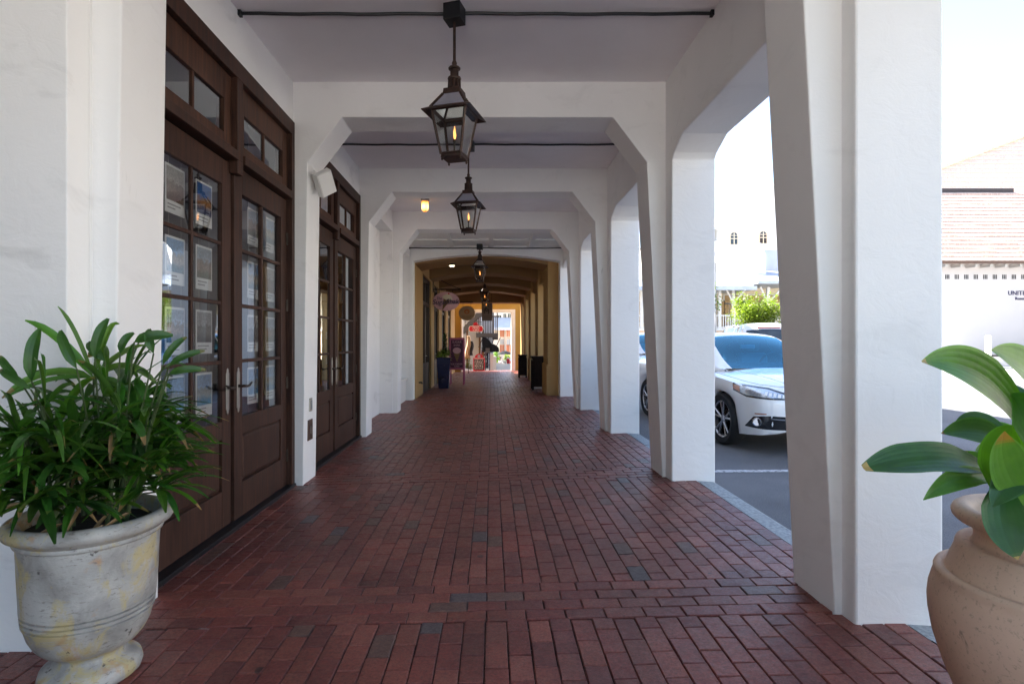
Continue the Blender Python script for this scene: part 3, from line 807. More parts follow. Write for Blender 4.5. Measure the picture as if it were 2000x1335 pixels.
mb = MB(); mb.box(-6,-5.9,13.5,26.1,-.4,3.8); mb.build('shop_interior', 'interior_grey', YB)
for k, (a, b) in enumerate(OP):
    f = MB(); z0 = -.25
    f.box(-2.0,-1.84,a,a+.14,z0,3.12); f.box(-2.0,-1.84,b-.14,b,z0,3.12); f.box(-2.0,-1.84,a+.14,b-.14,2.98,3.12); f.box(-2.0,-1.842,a+.14,b-.14,2.35,2.45)
    m_ = (a+b)/2; f.box(-2.0,-1.843,m_-.11,m_+.11,z0,2.35); f.box(-2.0,-1.844,m_-.04,m_+.04,2.45,2.98)
    f.box(-1.98,-1.85,a+.14,m_-.11,z0,.75); f.box(-1.98,-1.85,m_+.11,b-.14,z0,.75)
    d = f.build('shop_door', 'old_dark_wood', YB, bevel=.005)
    g = MB(); g.face([(-1.92,a+.1,.7),(-1.92,b-.1,.7),(-1.92,b-.1,3.0),(-1.92,a+.1,3.0)]); g.build('door_glass', 'door_glass', d)
    h = MB(); h.tube([(-1.84,m_-.06,.95),(-1.80,m_-.06,.95),(-1.79,m_-.16,.955)], .01, 6); h.build('lever_handle', 'satin_nickel', d)
p = at(883, 518, 14.2); t = thing('ceiling_light', 'tiny lit ceiling light under the first yellow rib', 'light', tuple(p))
a = MB(); a.lathe([(.075,-.01),(.085,.0),(.085,.05)], p, 20); a.build('housing', 'dark_bronze', t)
a = MB(); a.lathe([(0,-.035),(.04,-.028),(.07,-.008)], p, 16); a.build('lens', 'bulb_glow', t)
mb = MB(); p = at(818, 745, 14.0); mb.tube([(YX,14.0,.34),(-1.73,14.0,.34),(-1.70,14.0,.31)], .018, 8); mb.lathe([(.03,0),(.03,.012)], (-1.735,14.0,.35), 10)
tag(mb.build('wall_tap', 'dark_bronze', loc=(-1.78,14.0,.33)), 'small bronze hose tap low on the first yellow wall', 'tap')

# portal at the far end of the passage
PT = thing('passage_gateway', 'yellow gateway wall with a white frame closing the covered walk', 'gateway', (0, 27.9, -.15))
mb = MB(); mb.prism([(-6,-.6),(-1.50,-.6),(-1.50,2.90),(1.16,2.90),(1.16,-.6),(1.9,-.6),(1.9,3.7),(-6,3.7)], 'y', 27.9, 28.3); mb.build('gateway_wall', 'gateway_yellow', PT, bevel=.01)
mb = MB(); mb.prism([(-1.50,-.6),(-1.42,-.6),(-1.42,2.76),(.97,2.76),(.97,-.6),(1.16,-.6),(1.16,2.90),(-1.50,2.90)], 'y', 27.84, 28.36); mb.build('white_frame', 'trim_white', PT, bevel=.01)
# ------------------------------------------------------------------ leaves
def blade(mb, pts, w, nrm, col=(1,1,1), tip=None, seg=9, fold=.18, prof=None, m=0, twist=0, wave=0, cols=4, rib=0, edge=None):
    # a leaf along a curve through pts (3 or 4 control points), width w, folded along its rib
    P = [Vector(p) for p in pts]
    if len(P) == 3: f = lambda t: P[0]*(1-t)**2+P[1]*2*t*(1-t)+P[2]*t*t
    else: f = lambda t: P[0]*(1-t)**3+P[1]*3*t*(1-t)**2+P[2]*3*t*t*(1-t)+P[3]*t**3
    prof = prof or (lambda t: min(1, (t/.25))**.7*(1-max(0, (t-.45)/.55)**2.2))
    vs = []; n = Vector(nrm).normalized(); QS = [-1+2*j/cols for j in range(cols+1)]
    sh = [1.0-.07*(j in (cols//2-1, cols//2))-.035*((j*7+int(w*9000))%3 == 0) for j in range(cols)]
    for i in range(seg+1):
        t = i/seg; p = f(t); d = (f(min(1, t+.02))-f(max(0, t-.02))).normalized()
        s = d.cross(n).normalized(); u = s.cross(d).normalized()
        if twist:
            q = Matrix.Rotation(twist*t, 3, d); s = q @ s; u = q @ u
        h = w*.5*max(.03, prof(t))
        wv = wave*math.sin(t*11+w*90)*h
        vs += [p+s*h*q+u*(fold*h*abs(q)**1.5+wv*q*abs(q)+rib*h*(j%2)) for j, q in enumerate(QS)]
    for i in range(seg):
        t = (i+.5)/seg
        c = col
        if tip is not None and t > tip[0]:
            k = (t-tip[0])/(1-tip[0]); c = tuple(a+(b-a)*min(1, k*2.0) for a, b in zip(col, tip[1]))
        for j in range(cols):
            a = i*(cols+1)+j; g = sh[j]; cc = c
            if edge is not None and j in (0, cols-1) and t > edge[0]: cc = edge[1]
            mb_face(mb, [vs[a], vs[a+1], vs[a+cols+2], vs[a+cols+1]], m, tuple(x*g for x in cc))
def mb_face(mb, pts, m, c):
    i = len(mb.v); mb.v += [tuple(p) for p in pts]; mb.f.append((i, i+1, i+2, i+3)); mb.m.append(m); mb.cols.append(c)

# ------------------------------------------------------------------ left urn and lady palm
UC = (-1.638, 2.33); uz = zf(*UC)
t = thing('stone_urn', 'weathered cream and ochre urn on a round foot beside the brown doors', 'urn', (UC[0], UC[1], uz))
prof = [(0,0),(.19,0),(.205,.012),(.212,.035),(.205,.06),(.18,.075),(.150,.090),(.138,.105),(.142,.120),(.165,.135),(.200,.155),(.228,.185),(.247,.22),(.258,.26)]
for k in range(3):
    z = .275+.020*k; prof += [(.266+.002*k,z),(.2665+.002*k,z+.003),(.2565+.002*k,z+.006),(.2565+.002*k,z+.009),(.268+.002*k,z+.013)]
prof += [(.274,.36),(.279,.42),(.283,.50),(.286,.575),(.286,.60),(.298,.604),(.302,.612),(.298,.622),(.31,.632),(.336,.645),(.345,.660),(.345,.675),(.335,.690),(.318,.698),(.300,.697),(.288,.685),(.280,.66),(.27,.60),(0,.60)]
prof = [(r_*.85, z_*.955) for r_, z_ in prof]
a = MB(); a.lathe(prof, (UC[0],UC[1],uz), 72, wob=lambda t_, z: .006*math.sin(3*t_+z*9)+.004*math.sin(7*t_-z*23))
a.build('urn_body', 'urn_glaze', t, smooth=True, ang=50)
a = MB(); a.lathe([(0,.622),(.1,.625),(.18,.617),(.229,.612)], (UC[0],UC[1],uz), 24, wob=lambda t_, z: .0); a.build('soil', 'soil', t, smooth=True)

def in_wall(p):
    return (p.x < -1.86 and p.y > 2.50) or (p.y > 2.64 and p.x < -1.74) or (p.y > 3.04 and p.x < -1.84)
t = thing('lady_palm', 'bushy dark green lady palm with browned leaf tips growing in the cream urn', 'palm plant', (UC[0], UC[1], uz+.61))
r = random.Random(21)
lv = MB(); stm = MB()
base_c = Vector((UC[0], UC[1], uz+.60))
fans = []
for k in range(20):
    an = r.uniform(0, 2*math.pi); rad = .16*math.sqrt(r.random())
    b0 = base_c+Vector((rad*math.cos(an), rad*math.sin(an), 0))
    h = r.uniform(.18, .56)
    top = b0+Vector((math.cos(an)*rad*.7+r.uniform(-.06,.06), math.sin(an)*rad*.7+r.uniform(-.06,.06), h))
    stm.tube([b0, b0.lerp(top, .5)+Vector((r.uniform(-.02,.02), r.uniform(-.02,.02), 0)), top], [.009, .008, .006], 7)
    nf = r.randint(3, 5)
    for q in range(nf):
        tt = .30+.70*(q+.5)/nf
        p0 = b0.lerp(top, tt)
        a2 = an+q*2.4+r.uniform(-.5,.5)
        el = r.uniform(.15, .9) if q < nf-1 else r.uniform(.9, 1.35)
        L = r.uniform(.05, .15)
        d = Vector((math.cos(a2)*math.cos(el), math.sin(a2)*math.cos(el)*.8, math.sin(el)))
        fans.append((p0, d, L))
cen = base_c+Vector((0,0,.38))
for p0, d, L in fans:
    if d.y < 0: pass
    tip = p0+d*L+Vector((0,0,-.02))
    if in_wall(tip): tip.y = 2.42; tip.x = max(tip.x, -1.95)
    stm.tube([p0, p0.lerp(tip, .5)+Vector((0,0,.02)), tip], [.0045, .0035, .003], 5)
    out = (tip-cen); out.z *= .6; out = out.normalized() if out.length > 1e-3 else Vector((0,-1,0))
    ax = (d+out*.5).normalized()
    side = ax.cross(Vector((0,0,1)))
    side = side.normalized() if side.length > .05 else Vector((1,0,0))
    upv = side.cross(ax).normalized()
    nl = r.randint(6, 9)
    g = r.uniform(.7, 1.6); warm = r.uniform(0, 1)
    bc = (.026*g+.044*warm**2, .080*g+.095*warm**2, .016*g)
    for j in range(nl):
        ang = (j/(nl-1)-.5)*R(r.uniform(190, 235))+r.uniform(-.08,.08)
        dd = (ax*math.cos(ang)+side*math.sin(ang)+upv*r.uniform(-.12,.22)).normalized()
        ln = r.uniform(.24, .42)*(1-.15*abs(ang)/2)
        w = r.uniform(.016, .038)
        droop = r.uniform(.0, .17)*(1 if tip.z > uz+.92 else .35)
        p1 = tip+dd*ln*.5+Vector((0,0,.055)); p2 = tip+dd*ln*.95+Vector((0,0,-droop))
        if in_wall(p2) or in_wall(p1):
            sh = .14; p1 = p1+Vector((.03,-sh*.5,0)); p2 = p2+Vector((.05,-sh*1.4,0))
            if in_wall(p2): continue
        if (p2-base_c).xy.length > .53: ln *= .8; p2 = tip+(p2-tip)*.75; p1 = tip+(p1-tip)*.8
        if p2.z < uz+.70 and (p2-base_c).xy.length > .24: p2.z = uz+.70+r.uniform(-.05,.06)
        br = None
        if r.random() < .38: br = (r.uniform(.86,.96), (.32,.20,.10))
        c = tuple(x*r.uniform(.8,1.2) for x in bc)
        blunt = lambda q: min(1, (q/.18))**.8*(1-.80*max(0, (q-.70)/.30)**1.5)
        blade(lv, [tip, p1, p2], w, upv+Vector((0,0,.8)), c, br, seg=8, fold=.32, prof=blunt)
# a few tall upright blades standing out of the top, placed as in the photo
YO = .10
for (ax_, ay, bx, by, w, yy) in ((62,745,78,642,.062,2.05),(150,720,118,645,.045,2.05),(185,700,212,622,.05,2.1),(235,690,262,650,.04,2.15),(300,690,292,642,.04,2.1),
                                 (318,712,365,658,.036,2.1),(330,715,400,685,.034,2.12),(40,745,0,695,.034,2.0),(330,730,402,722,.036,2.1),(60,760,0,722,.036,1.98),(205,705,172,668,.045,2.2),(262,668,338,655,.05,2.1)):
    p0 = at(ax_, ay, yy+YO); p2 = at(bx, by, yy+.02+YO); p1 = p0.lerp(p2, .5)+Vector((.0,-.03,.02)); j0 = Vector((UC[0]+(p0.x-UC[0])*.45, UC[1], uz+.75)); stm.tube([j0, j0.lerp(p0,.5)+Vector((0,0,.03)), p0], [.006,.004,.003], 5)
    blade(lv, [p0, p1, p2], w*.82, (0.15,-1,.35), (.045,.125,.028), (.93,(.30,.19,.09)) if w < .04 else None, seg=9, fold=.3,
          prof=lambda q: min(1, (q/.25))**.8*(1-.72*max(0, (q-.62)/.38)**1.6))
lv.build('fronds', 'palm_leaf', t, merge=False, smooth=True, ang=80)
stm.build('canes', 'stem_green', t, smooth=True)
# inner dry leaves and dark filler fronds
dry = MB()
for k in range(26):
    an = r.uniform(0, 2*math.pi); q = r.uniform(.05,.30); z = r.uniform(.05,.45)
    p = base_c+Vector((q*math.cos(an), q*math.sin(an)*.7-.05, z)); d = Vector((r.uniform(-1,1), r.uniform(-1,.2), r.uniform(-1.2,-.2))).normalized()
    if in_wall(p+d*.12): continue
    blade(dry, [p, p+d*.06+Vector((0,0,.01)), p+d*.13], .016, (0,-1,.4), (.30,.19,.10), None, seg=5, fold=.5)
dry.build('dry_leaves', 'palm_leaf', t, merge=False)

# ------------------------------------------------------------------ right jar and broad leaved plant
JC = (1.738, 1.715); jz = zf(*JC)
t = thing('clay_jar', 'tall tan clay jar with a stepped shoulder beside the street pier', 'jar', (JC[0], JC[1], jz))
prof = [(0,0),(.20,0),(.215,.02),(.225,.05),(.262,.14),(.300,.24),(.326,.33),(.337,.40),(.339,.44),(.335,.48),(.326,.515),(.321,.53),(.322,.540),(.318,.550),(.309,.554),(.298,.552),(.293,.546),(.290,.548),(.288,.556),(.283,.575),(.274,.600),(.267,.618),(.266,.630),(.262,.641),(.252,.645),(.236,.643),(.226,.638),(.222,.641),(.219,.655),(.219,.672),(.224,.688),(.240,.700),(.262,.709),(.273,.720),(.276,.733),(.271,.746),(.258,.755),(.240,.757),(.225,.750),(.212,.735),(.20,.70),(0,.70)]
a = MB(); a.lathe(prof, (JC[0],JC[1],jz), 72, wob=lambda t_, z: .003*math.sin(2*t_+z*5)); a.build('jar_body', 'tan_clay', t, smooth=True, ang=50)
a = MB(); a.lathe([(0,.715),(.1,.712),(.203,.706)], (JC[0],JC[1],jz), 20); a.build('soil', 'soil', t)
t = thing('broad_leaf_plant', 'broad leaved green plant with torn tips growing in the tan jar', 'plant', (JC[0], JC[1], jz+.71))
lv = MB(); stm = MB()
wide = lambda q: min(1, (q/.42))**.75*(1-max(0, (q-.5)/.5)**2.0)+.02
blunt = lambda q: min(1, (q/.40))**.75*(1-.80*max(0, (q-.72)/.28)**1.6)
root = Vector((JC[0]-.02, JC[1], jz+.70))
def leaf(pp, w, nrm, col, tip=None, prof=wide, fold=.22, twist=0, wave=.05):
    P = [at(*q) for q in pp]
    blade(lv, P, w*1.2, nrm, col, tip, seg=26, fold=fold, prof=prof, twist=twist, wave=wave, cols=14, rib=.007, edge=(.35, tuple(x*1.25+.012 for x in col)))
    s = P[0]; stm.tube([root+Vector((rnd.uniform(-.05,.05), rnd.uniform(-.05,.03), 0)), root.lerp(s, .6)+Vector((0,0,.02)), s], [.009,.007,.005], 6)
G1, G2, G3 = (.100,.26,.014), (.066,.195,.018), (.036,.118,.026)
YT = (.45,.33,.12)
leaf([(2012,858,1.74),(1960,735,1.70),(1880,705,1.66),(1800,706,1.62)], .125, (-.15,-1,.55), G1, (.94,YT), wave=.03)
leaf([(2130,880,1.72),(2060,760,1.66),(1990,700,1.62),(1936,684,1.58)], .115, (.3,-1,.45), G1, None)
leaf([(1958,938,1.72),(1890,880,1.66),(1790,888,1.62),(1686,914,1.58)], .082, (.05,-.8,.75), G3, (.95,YT), prof=blunt)
leaf([(1962,944,1.68),(1900,912,1.64),(1850,935,1.60),(1803,976,1.57)], .050, (.0,-1,.5), G2, None)
leaf([(1990,892,1.78),(1940,832,1.80),(1890,835,1.80),(1838,846,1.78)], .070, (-.1,-1,.5), (.06,.17,.025), (.95,(.2,.12,.06)))
leaf([(2000,905,1.82),(1940,800,1.86),(1890,822,1.88),(1862,835,1.86)], .060, (-.1,-1,.7), G3, None)
leaf([(1960,985,1.66),(1945,905,1.62),(1950,850,1.60),(1978,830,1.58)], .085, (-.55,-1,.1), G1, None, fold=.35)
leaf([(2020,990,1.56),(1975,940,1.52),(1955,890,1.50),(1962,842,1.48)], .090, (-.2,-1,.1), (.11,.26,.03), (.82,(.42,.22,.04)), fold=.15)
leaf([(1965,935,1.58),(1950,985,1.52),(1962,1040,1.50),(1988,1092,1.48)], .088, (-.35,-1,.25), G3, (.94,YT), prof=wide)
leaf([(2015,925,1.60),(1985,925,1.55),(1955,950,1.52),(1938,990,1.50)], .060, (-.2,-.9,.8), (.045,.13,.045), None)
leaf([(2060,930,1.60),(2040,870,1.55),(2030,810,1.52),(2075,740,1.50)], .10, (-.2,-1,.2), G1, None)
leaf([(2040,960,1.85),(2010,890,1.9),(1985,850,1.95),(1935,822,1.98)], .075, (-.2,-1,.4), G2, None)
leaf([(2080,960,1.60),(2110,1000,1.5),(2090,1060,1.45),(2060,1110,1.42)], .085, (0,-1,.3), G3, None)
leaf([(2010,985,1.60),(1985,1000,1.55),(1985,1030,1.52),(1998,1065,1.5)], .06, (-.1,-1,.2), (.022,.06,.03), None)
leaf([(2080,940,1.80),(2150,850,1.8),(2190,800,1.8),(2260,800,1.75)], .11, (.2,-1,.6), G1, None)
leaf([(2040,880,1.9),(2020,790,2.0),(1990,765,2.05),(1946,744,2.08)], .06, (-.1,-1,.9), (.035,.10,.08), None)
leaf([(2000,930,1.74),(1965,880,1.72),(1935,872,1.70),(1905,880,1.68)], .055, (-.2,-1,.6), G1, None)
leaf([(1990,960,1.80),(1950,930,1.84),(1915,900,1.86),(1880,880,1.88)], .060, (-.2,-1,.5), G2, (.93,YT))
leaf([(2030,900,1.70),(2010,820,1.68),(1992,790,1.66),(1975,768,1.64)], .085, (-.3,-1,.3), G2, None)
lv.build('leaves', 'broad_leaf', t, merge=False, smooth=True, ang=80)
stm.build('stalks', 'stem_green', t, smooth=True)

# ------------------------------------------------------------------ things in the yellow passage
def oval(mb, cx, cz, rx, rz, y0, y1, n=48, m=0, teeth=0):
    k = n if not teeth else teeth*2
    pts = []
    for i in range(k):
        an = 2*math.pi*i/k; q = 1.0 if not teeth or i%2 == 0 else .955
        pts.append((cx+rx*q*math.cos(an), cz+rz*q*math.sin(an)))
    mb.prism(pts, 'y', y0, y1, m)
# The Sugar Shak
sx, sy, sz = -1.385, 17.30, 2.565
t = thing('oval_shop_sign', 'pink oval sign with scalloped rim reading The Sugar Shak over an ice cream cone', 'sign', (sx, sy, sz))
a = MB(); oval(a, sx, sz, .415, .295, sy, sy+.04, teeth=34); a.build('sign_board', 'pink_board', t)
a = MB(); a.prism([(sx-.07,sz+.10),(sx+.12,sz+.03),(sx-.11,sz-.27)], 'y', sy-.012, sy); a.build('cone', 'cone_brown', t)
a = MB()
for u, w, q in ((-.03,.13,.075),(.04,.155,.08),(.10,.12,.07),(.14,.07,.055),(.02,.10,.07)): oval(a, sx+u, sz+w, q, q*.8, sy-.016+u*.02, sy, 18)
a.build('ice_cream', 'cream_paint', t)
a = MB(); oval(a, sx+.085, sz+.23, .025, .025, sy-.02, sy, 12); a.build('cherry', 'red_lens', t)
a = MB(); add_text(a, 'The', .11, (sx-.21,sy-.022,sz+.085), shear=.25); add_text(a, 'Sugar', .21, (sx-.19,sy-.022,sz-.03), shear=.2, space=.95); add_text(a, 'Shak', .21, (sx+.20,sy-.022,sz-.01), shear=.15)
a.build('lettering', 'navy_paint', t)
a = MB(); zb = 2.93; a.bar((YX,sy+.02,zb),(-.93,sy+.02,zb), .025); a.bar((YX+.01,sy+.02,zb-.1),(YX+.01,sy+.02,zb+.45), .03); a.tube([(YX+.02,sy+.02,zb+.4),(-1.3,sy+.02,zb+.15),(-.95,sy+.02,zb+.01)], .01, 6)
for u in (-.2,.2): a.tube([(sx+u,sy+.02,sz+.25),(sx+u,sy+.02,zb)], .006, 6)
a.build('bracket', 'black_metal', t)
# round wooden sign
sx, sy, sz = -.925, 21.3, 2.40
t = thing('round_shop_sign', 'thick tan oval sign with a round orange emblem of leaves', 'sign', (sx, sy, sz))
a = MB(); oval(a, sx, sz, .31, .275, sy, sy+.22, 40); a.build('sign_board', 'tan_board', t, bevel=.015)
a = MB(); oval(a, sx+.0, sz+.06, .105, .095, sy-.006, sy, 28); a.build('emblem_disc', 'orange_paint', t)
a = MB()
for an in (-.9,-.45,0,.45,.9):
    c_, s_ = math.sin(an), math.cos(an)
    a.prism([(sx,sz+.0),(sx+.03*c_-.016*s_,sz+.0+.06*s_+.016*c_),(sx+.085*c_,sz+.0+.085*s_),(sx+.03*c_+.016*s_,sz+.0+.06*s_-.016*c_)], 'y', sy-.012-.0007*(an+1), sy-.006)
a.build('emblem_leaves', 'tan_board', t)
a = MB()
for k in range(3): a.box(sx-.2+.03*k, sx+.2-.03*k, sy-.004, sy, sz-.10-.045*k, sz-.085-.045*k)
a.build('lettering', 'cone_brown', t)
a = MB(); a.bar((YX,sy+.11,sz+.42),(-.7,sy+.11,sz+.42), .03)
for u in (-.15,.15): a.tube([(sx+u,sy+.11,sz+.2),(sx+u,sy+.11,sz+.42)], .008, 6)
a.build('bracket', 'black_metal', t)
# grey M banner
sx, sy, sz = -.19, 24.6, 2.60
t = thing('hanging_banner_sign', 'grey brown rectangular hanging sign with a dark letter M', 'sign', (sx, sy, sz))
a = MB(); a.box(sx-.235, sx+.235, sy, sy+.05, sz-.37, sz+.40); a.build('sign_board', 'taupe_board', t, bevel=.006)
a = MB(); add_text(a, 'M', .30, (sx-.02,sy-.006,sz+.02)); a.build('lettering', 'black_metal', t)
a = MB()
for k in range(3): a.box(sx-.15, sx+.15, sy-.003, sy, sz-.18-.05*k, sz-.168-.05*k)
a.build('small_print', 'black_metal', t)
a = MB()
for u in (-.2,.2): a.tube([(sx+u,sy+.02,sz+.40),(sx+u,sy+.02,3.75)], .008, 6)
a.build('hanging_rods', 'black_metal', t)
# navy planter with its plant
cx, cy = -1.40, 16.75; z0 = zf(cx, cy)
t = thing('tall_planter', 'tall tapered navy blue planter by the first yellow shop door', 'planter', (cx, cy, z0))
a = MB()
for (h0, h1, za, zb) in ((.145,.20,0,.86),): a.frustum((cx,cy), h0, h1, z0+za, z0+zb)
for k in range(7):
    z = z0+.08+.11*k; h = .145+.055*(z-z0)/.86+.003; a.frustum((cx,cy), h, h+.001, z, z+.012)
a.frustum((cx,cy), .205, .212, z0+.86, z0+.90); a.build('planter_body', 'navy_glaze', t, bevel=.008)
a = MB(); a.box(cx-.18,cx+.18,cy-.18,cy+.18,z0+.90,z0+.905); a.build('soil', 'soil', t)
t = thing('planter_plant', 'upright leafy plant over bright trailing leaves in the navy planter', 'plant', (cx, cy, z0+.9))
lv = MB(); stm = MB(); r = random.Random(4)
stm.tube([(cx+.02,cy,z0+.9),(cx+.04,cy,z0+1.2),(cx+.03,cy,z0+1.5)], [.02,.015,.01], 6)
for k in range(130):
    an = r.uniform(0,6.28); z = z0+1.05+.5*r.random(); q = r.uniform(.05,.20)*(1.15-(z-z0-1.05))
    p0 = Vector((cx+.03,cy,z)); p2 = p0+Vector((q*math.cos(an),q*math.sin(an),r.uniform(-.05,.10))); g = r.uniform(.7,1.3)
    blade(lv, [p0, p0.lerp(p2,.5)+Vector((0,0,.04)), p2], .04, (0,0,1), (.035*g,.085*g,.025*g), None, seg=4)
for k in range(190):
    an = r.uniform(0,6.28); q = r.uniform(.05,.27); z = z0+.92+.20*r.random()-(q>.2)*.08
    p0 = Vector((cx+q*math.cos(an)*.6,cy+q*math.sin(an)*.6,z)); p2 = p0+Vector((.09*math.cos(an)+r.uniform(-.04,.04),.09*math.sin(an)+r.uniform(-.04,.04),r.uniform(-.06,.05))); g = r.uniform(.7,1.3)
    blade(lv, [p0, p0.lerp(p2,.5)+Vector((0,0,.02)), p2], .05, (0,-.3,1), (.16*g,.26*g,.03*g), None, seg=4)
lv.build('foliage', 'tree_leaf', t, merge=False); stm.build('stem', 'stem_green', t)
# pink A-board
cx, cy = -1.11, 18.0; z0 = zf(cx, cy)
t = thing('pavement_sign', 'pink framed pavement sign with an ice cream cone picture', 'pavement sign', (cx, cy, z0))
a = MB()
Mt = Matrix.Translation((cx,cy,z0)) @ Matrix.Rotation(R(-4), 4, 'X') @ Matrix.Rotation(R(-5), 4, 'Z')
for u in (-.235, .205): a.box(u, u+.05, -.02, .02, 0, 1.50, M=Mt)
a.box(-.184, .204, -.019, .019, 1.43, 1.499, M=Mt); a.box(-.184, .204, -.019, .019, .48, .545, M=Mt); a.build('frame', 'pink_paint', t, bevel=.004)
a = MB(); Mb = Matrix.Translation((cx,cy+.5,z0)) @ Matrix.Rotation(R(14), 4, 'X')
for u in (-.235, .205): a.box(u, u+.05, -.02, .02, 0, 1.50, M=Mb)
a.box(-.184, .204, -.019, .019, .48, .545, M=Mb); a.build('rear_frame', 'pink_paint', t, bevel=.004)
a = MB(); a.box(-.184, .204, -.008, .008, .546, 1.43, M=Mt); a.build('poster', 'plum_board', t)
a = MB(); a.add([Mt @ Vector(p) for p in [(-.09,-.013,1.0),(.11,-.013,1.0),(.02,-.013,.72)]], [(0,1,2)]); a.build('cone', 'cone_brown', t)
a = MB()
pts = [(.01+.13*math.cos(2*math.pi*i/20), 1.09+.10*math.sin(2*math.pi*i/20)) for i in range(20)]
a.add([Mt @ Vector((p[0],-.014,p[1])) for p in pts], [tuple(range(20))]); a.build('ice_cream', 'pink_board', t)
a = MB(); F2 = Mt @ FACE_CAM
add_text(a, 'SUGAR', .095, (0,0,0), M=Mt @ Matrix.Translation((.01,-.012,1.36)) @ FACE_CAM); add_text(a, 'SHAK', .085, (0,0,0), M=Mt @ Matrix.Translation((.01,-.012,1.26)) @ FACE_CAM)
add_text(a, 'ICE CREAM', .07, (0,0,0), M=Mt @ Matrix.Translation((.01,-.012,.66)) @ FACE_CAM); add_text(a, 'YUMMY', .05, (0,0,0), M=Mt @ Matrix.Translation((.01,-.012,.585)) @ FACE_CAM)
a.build('lettering', 'pink_board', t)
# litter bins
def bin_(cx, cy, w, h, lab):
    z0 = zf(cx, cy)
    t = thing('litter_bin', lab, 'litter bin', (cx, cy, z0), 'dark litter bins against the yellow piers')
    a = MB(); x0, x1 = cx-w/2, cx+w/2; y0, y1 = cy-.24, cy+.24
    a.box(x0+.03, x1-.03, y0+.03, y1-.03, z0+.09, z0+h-.10)
    for x in (x0, x1-.05):
        for y in (y0, y1-.05): a.box(x, x+.05, y, y+.05, z0, z0+h-.12)
    n = 6
    for k in range(n):
        u = x0+.055+(w-.11)*k/n; a.box(u+.004, u+(w-.11)/n-.004, y0+.012, y0+.03, z0+.10, z0+h-.13)
    a.build('cabinet', 'bin_brown', t, bevel=.004)
    a = MB(); a.box(x0-.012, x1+.012, y0-.012, y1+.012, z0+h-.05, z0+h); a.box(x0-.004, x1+.004, y0-.004, y1+.004, z0+h-.115, z0+h-.09); a.box(x0+.02, x1-.02, y0+.02, y1-.02, z0+h-.10, z0+h-.05)
    a.build('lid', 'bin_brown', t, bevel=.006)
    a = MB(); a.box(x0+.03, x1-.03, y0+.01, y0+.05, z0+.04, z0+.075); a.build('base_rail', 'grey_plastic', t)
bin_(1.255, 15.4, .35, .90, 'larger dark brown litter bin by the first yellow pier')
bin_(1.165, 21.4, .31, .86, 'smaller dark brown litter bin deep in the yellow passage')
# potted shrub at the end left
def leafy(name, lab, cat, c, rad, n, colr, trunk=None, size=.07, group=None, mat='tree_leaf', seed=1, clumps=9, flat=.85):
    t = thing(name, lab, cat, (c[0], c[1], c[2]-rad[2]-(trunk or 0)), group)
    r = random.Random(seed); lv = MB(); st = MB()
    cl = []
    for k in range(clumps):
        while True:
            q = Vector((r.uniform(-1,1), r.uniform(-1,1), r.uniform(-1,1)))
            if q.length < 1: break
        cl.append((Vector((c[0]+q.x*rad[0]*.75, c[1]+q.y*rad[1]*.75, c[2]+q.z*rad[2]*.75)), r.uniform(.28,.5), r.uniform(.65,1.3)))
    foot = Vector((c[0], c[1], c[2]-rad[2]-(trunk or 0)))
    fork = Vector((c[0], c[1], c[2]-rad[2]*.55))
    st.tube([foot, foot.lerp(fork,.5)+Vector((.03*rad[0],0,0)), fork], [.06*rad[0], .05*rad[0], .045*rad[0]], 8)
    for p, q, g in cl: st.tube([fork, fork.lerp(p,.5)+Vector((0,0,.05*rad[2])), p], [.035*rad[0], .02*rad[0], .008*rad[0]], 5)
    for k in range(n):
        p, q, g = cl[r.randrange(len(cl))]
        d = Vector((r.gauss(0,1), r.gauss(0,1), r.gauss(0,1)*flat)).normalized()*(r.random()**.4)
        x = p+Vector((d.x*rad[0]*q, d.y*rad[1]*q, d.z*rad[2]*q))
        u = Vector((r.uniform(-1,1), r.uniform(-1,1), r.uniform(-.8,.5))).normalized()
        w = u.cross(Vector((r.uniform(-.5,.5), r.uniform(-.5,.5), 1))).normalized()
        s = size*r.uniform(.6,1.4); gg = g*r.uniform(.75,1.25)
        mb_face(lv, [x, x+u*s*.5+w*s*.28, x+u*s, x+u*s*.5-w*s*.28], 0, tuple(v*gg for v in colr))
    lv.build('crown', mat, t, merge=False); st.build('trunk', 'bark', t, smooth=True)
    return t
p = at(915, 708, 25.8)
leafy('hanging_vine_plant', 'yellow green trailing plant beside the red chalkboard at the passage end', 'plant', (p.x, p.y, .33), (.22,.2,.42), 420, (.16,.19,.03), .02, .06, seed=8)
# ------------------------------------------------------------------ beyond the gateway
def stand(px, Y): return zf(0, Y)
# red hanging shop sign
sx, sy, sz = -.79, 28.9, 1.97
t = thing('red_shop_sign', 'red hanging sign with white letters FEED SUPPLY and a red hat shape on top', 'sign', (sx, sy, sz))
a = MB(); pts = [(sx+.27+.08*math.cos(an), sz-.13*0+.13*math.sin(an)) for an in [R(-90+15*i) for i in range(13)]]+[(sx-.27+.08*math.cos(an), sz+.13*math.sin(an)) for an in [R(90+15*i) for i in range(13)]]
a.prism(pts, 'y', sy, sy+.04); a.build('sign_board', 'red_paint', t, bevel=.004)
a = MB(); q = [(sx+(x-sx)*1.06, sz+(z-sz)*1.14) for x, z in pts]; a.prism(q, 'y', sy+.012, sy+.035); a.build('sign_border', 'paper_white', t)
a = MB(); oval(a, sx-.02, sz+.24, .11, .09, sy, sy+.05, 20); a.prism([(sx-.18,sz+.16),(sx+.2,sz+.16),(sx+.16,sz+.20),(sx-.14,sz+.20)], 'y', sy, sy+.045); a.build('hat_emblem', 'red_paint', t)
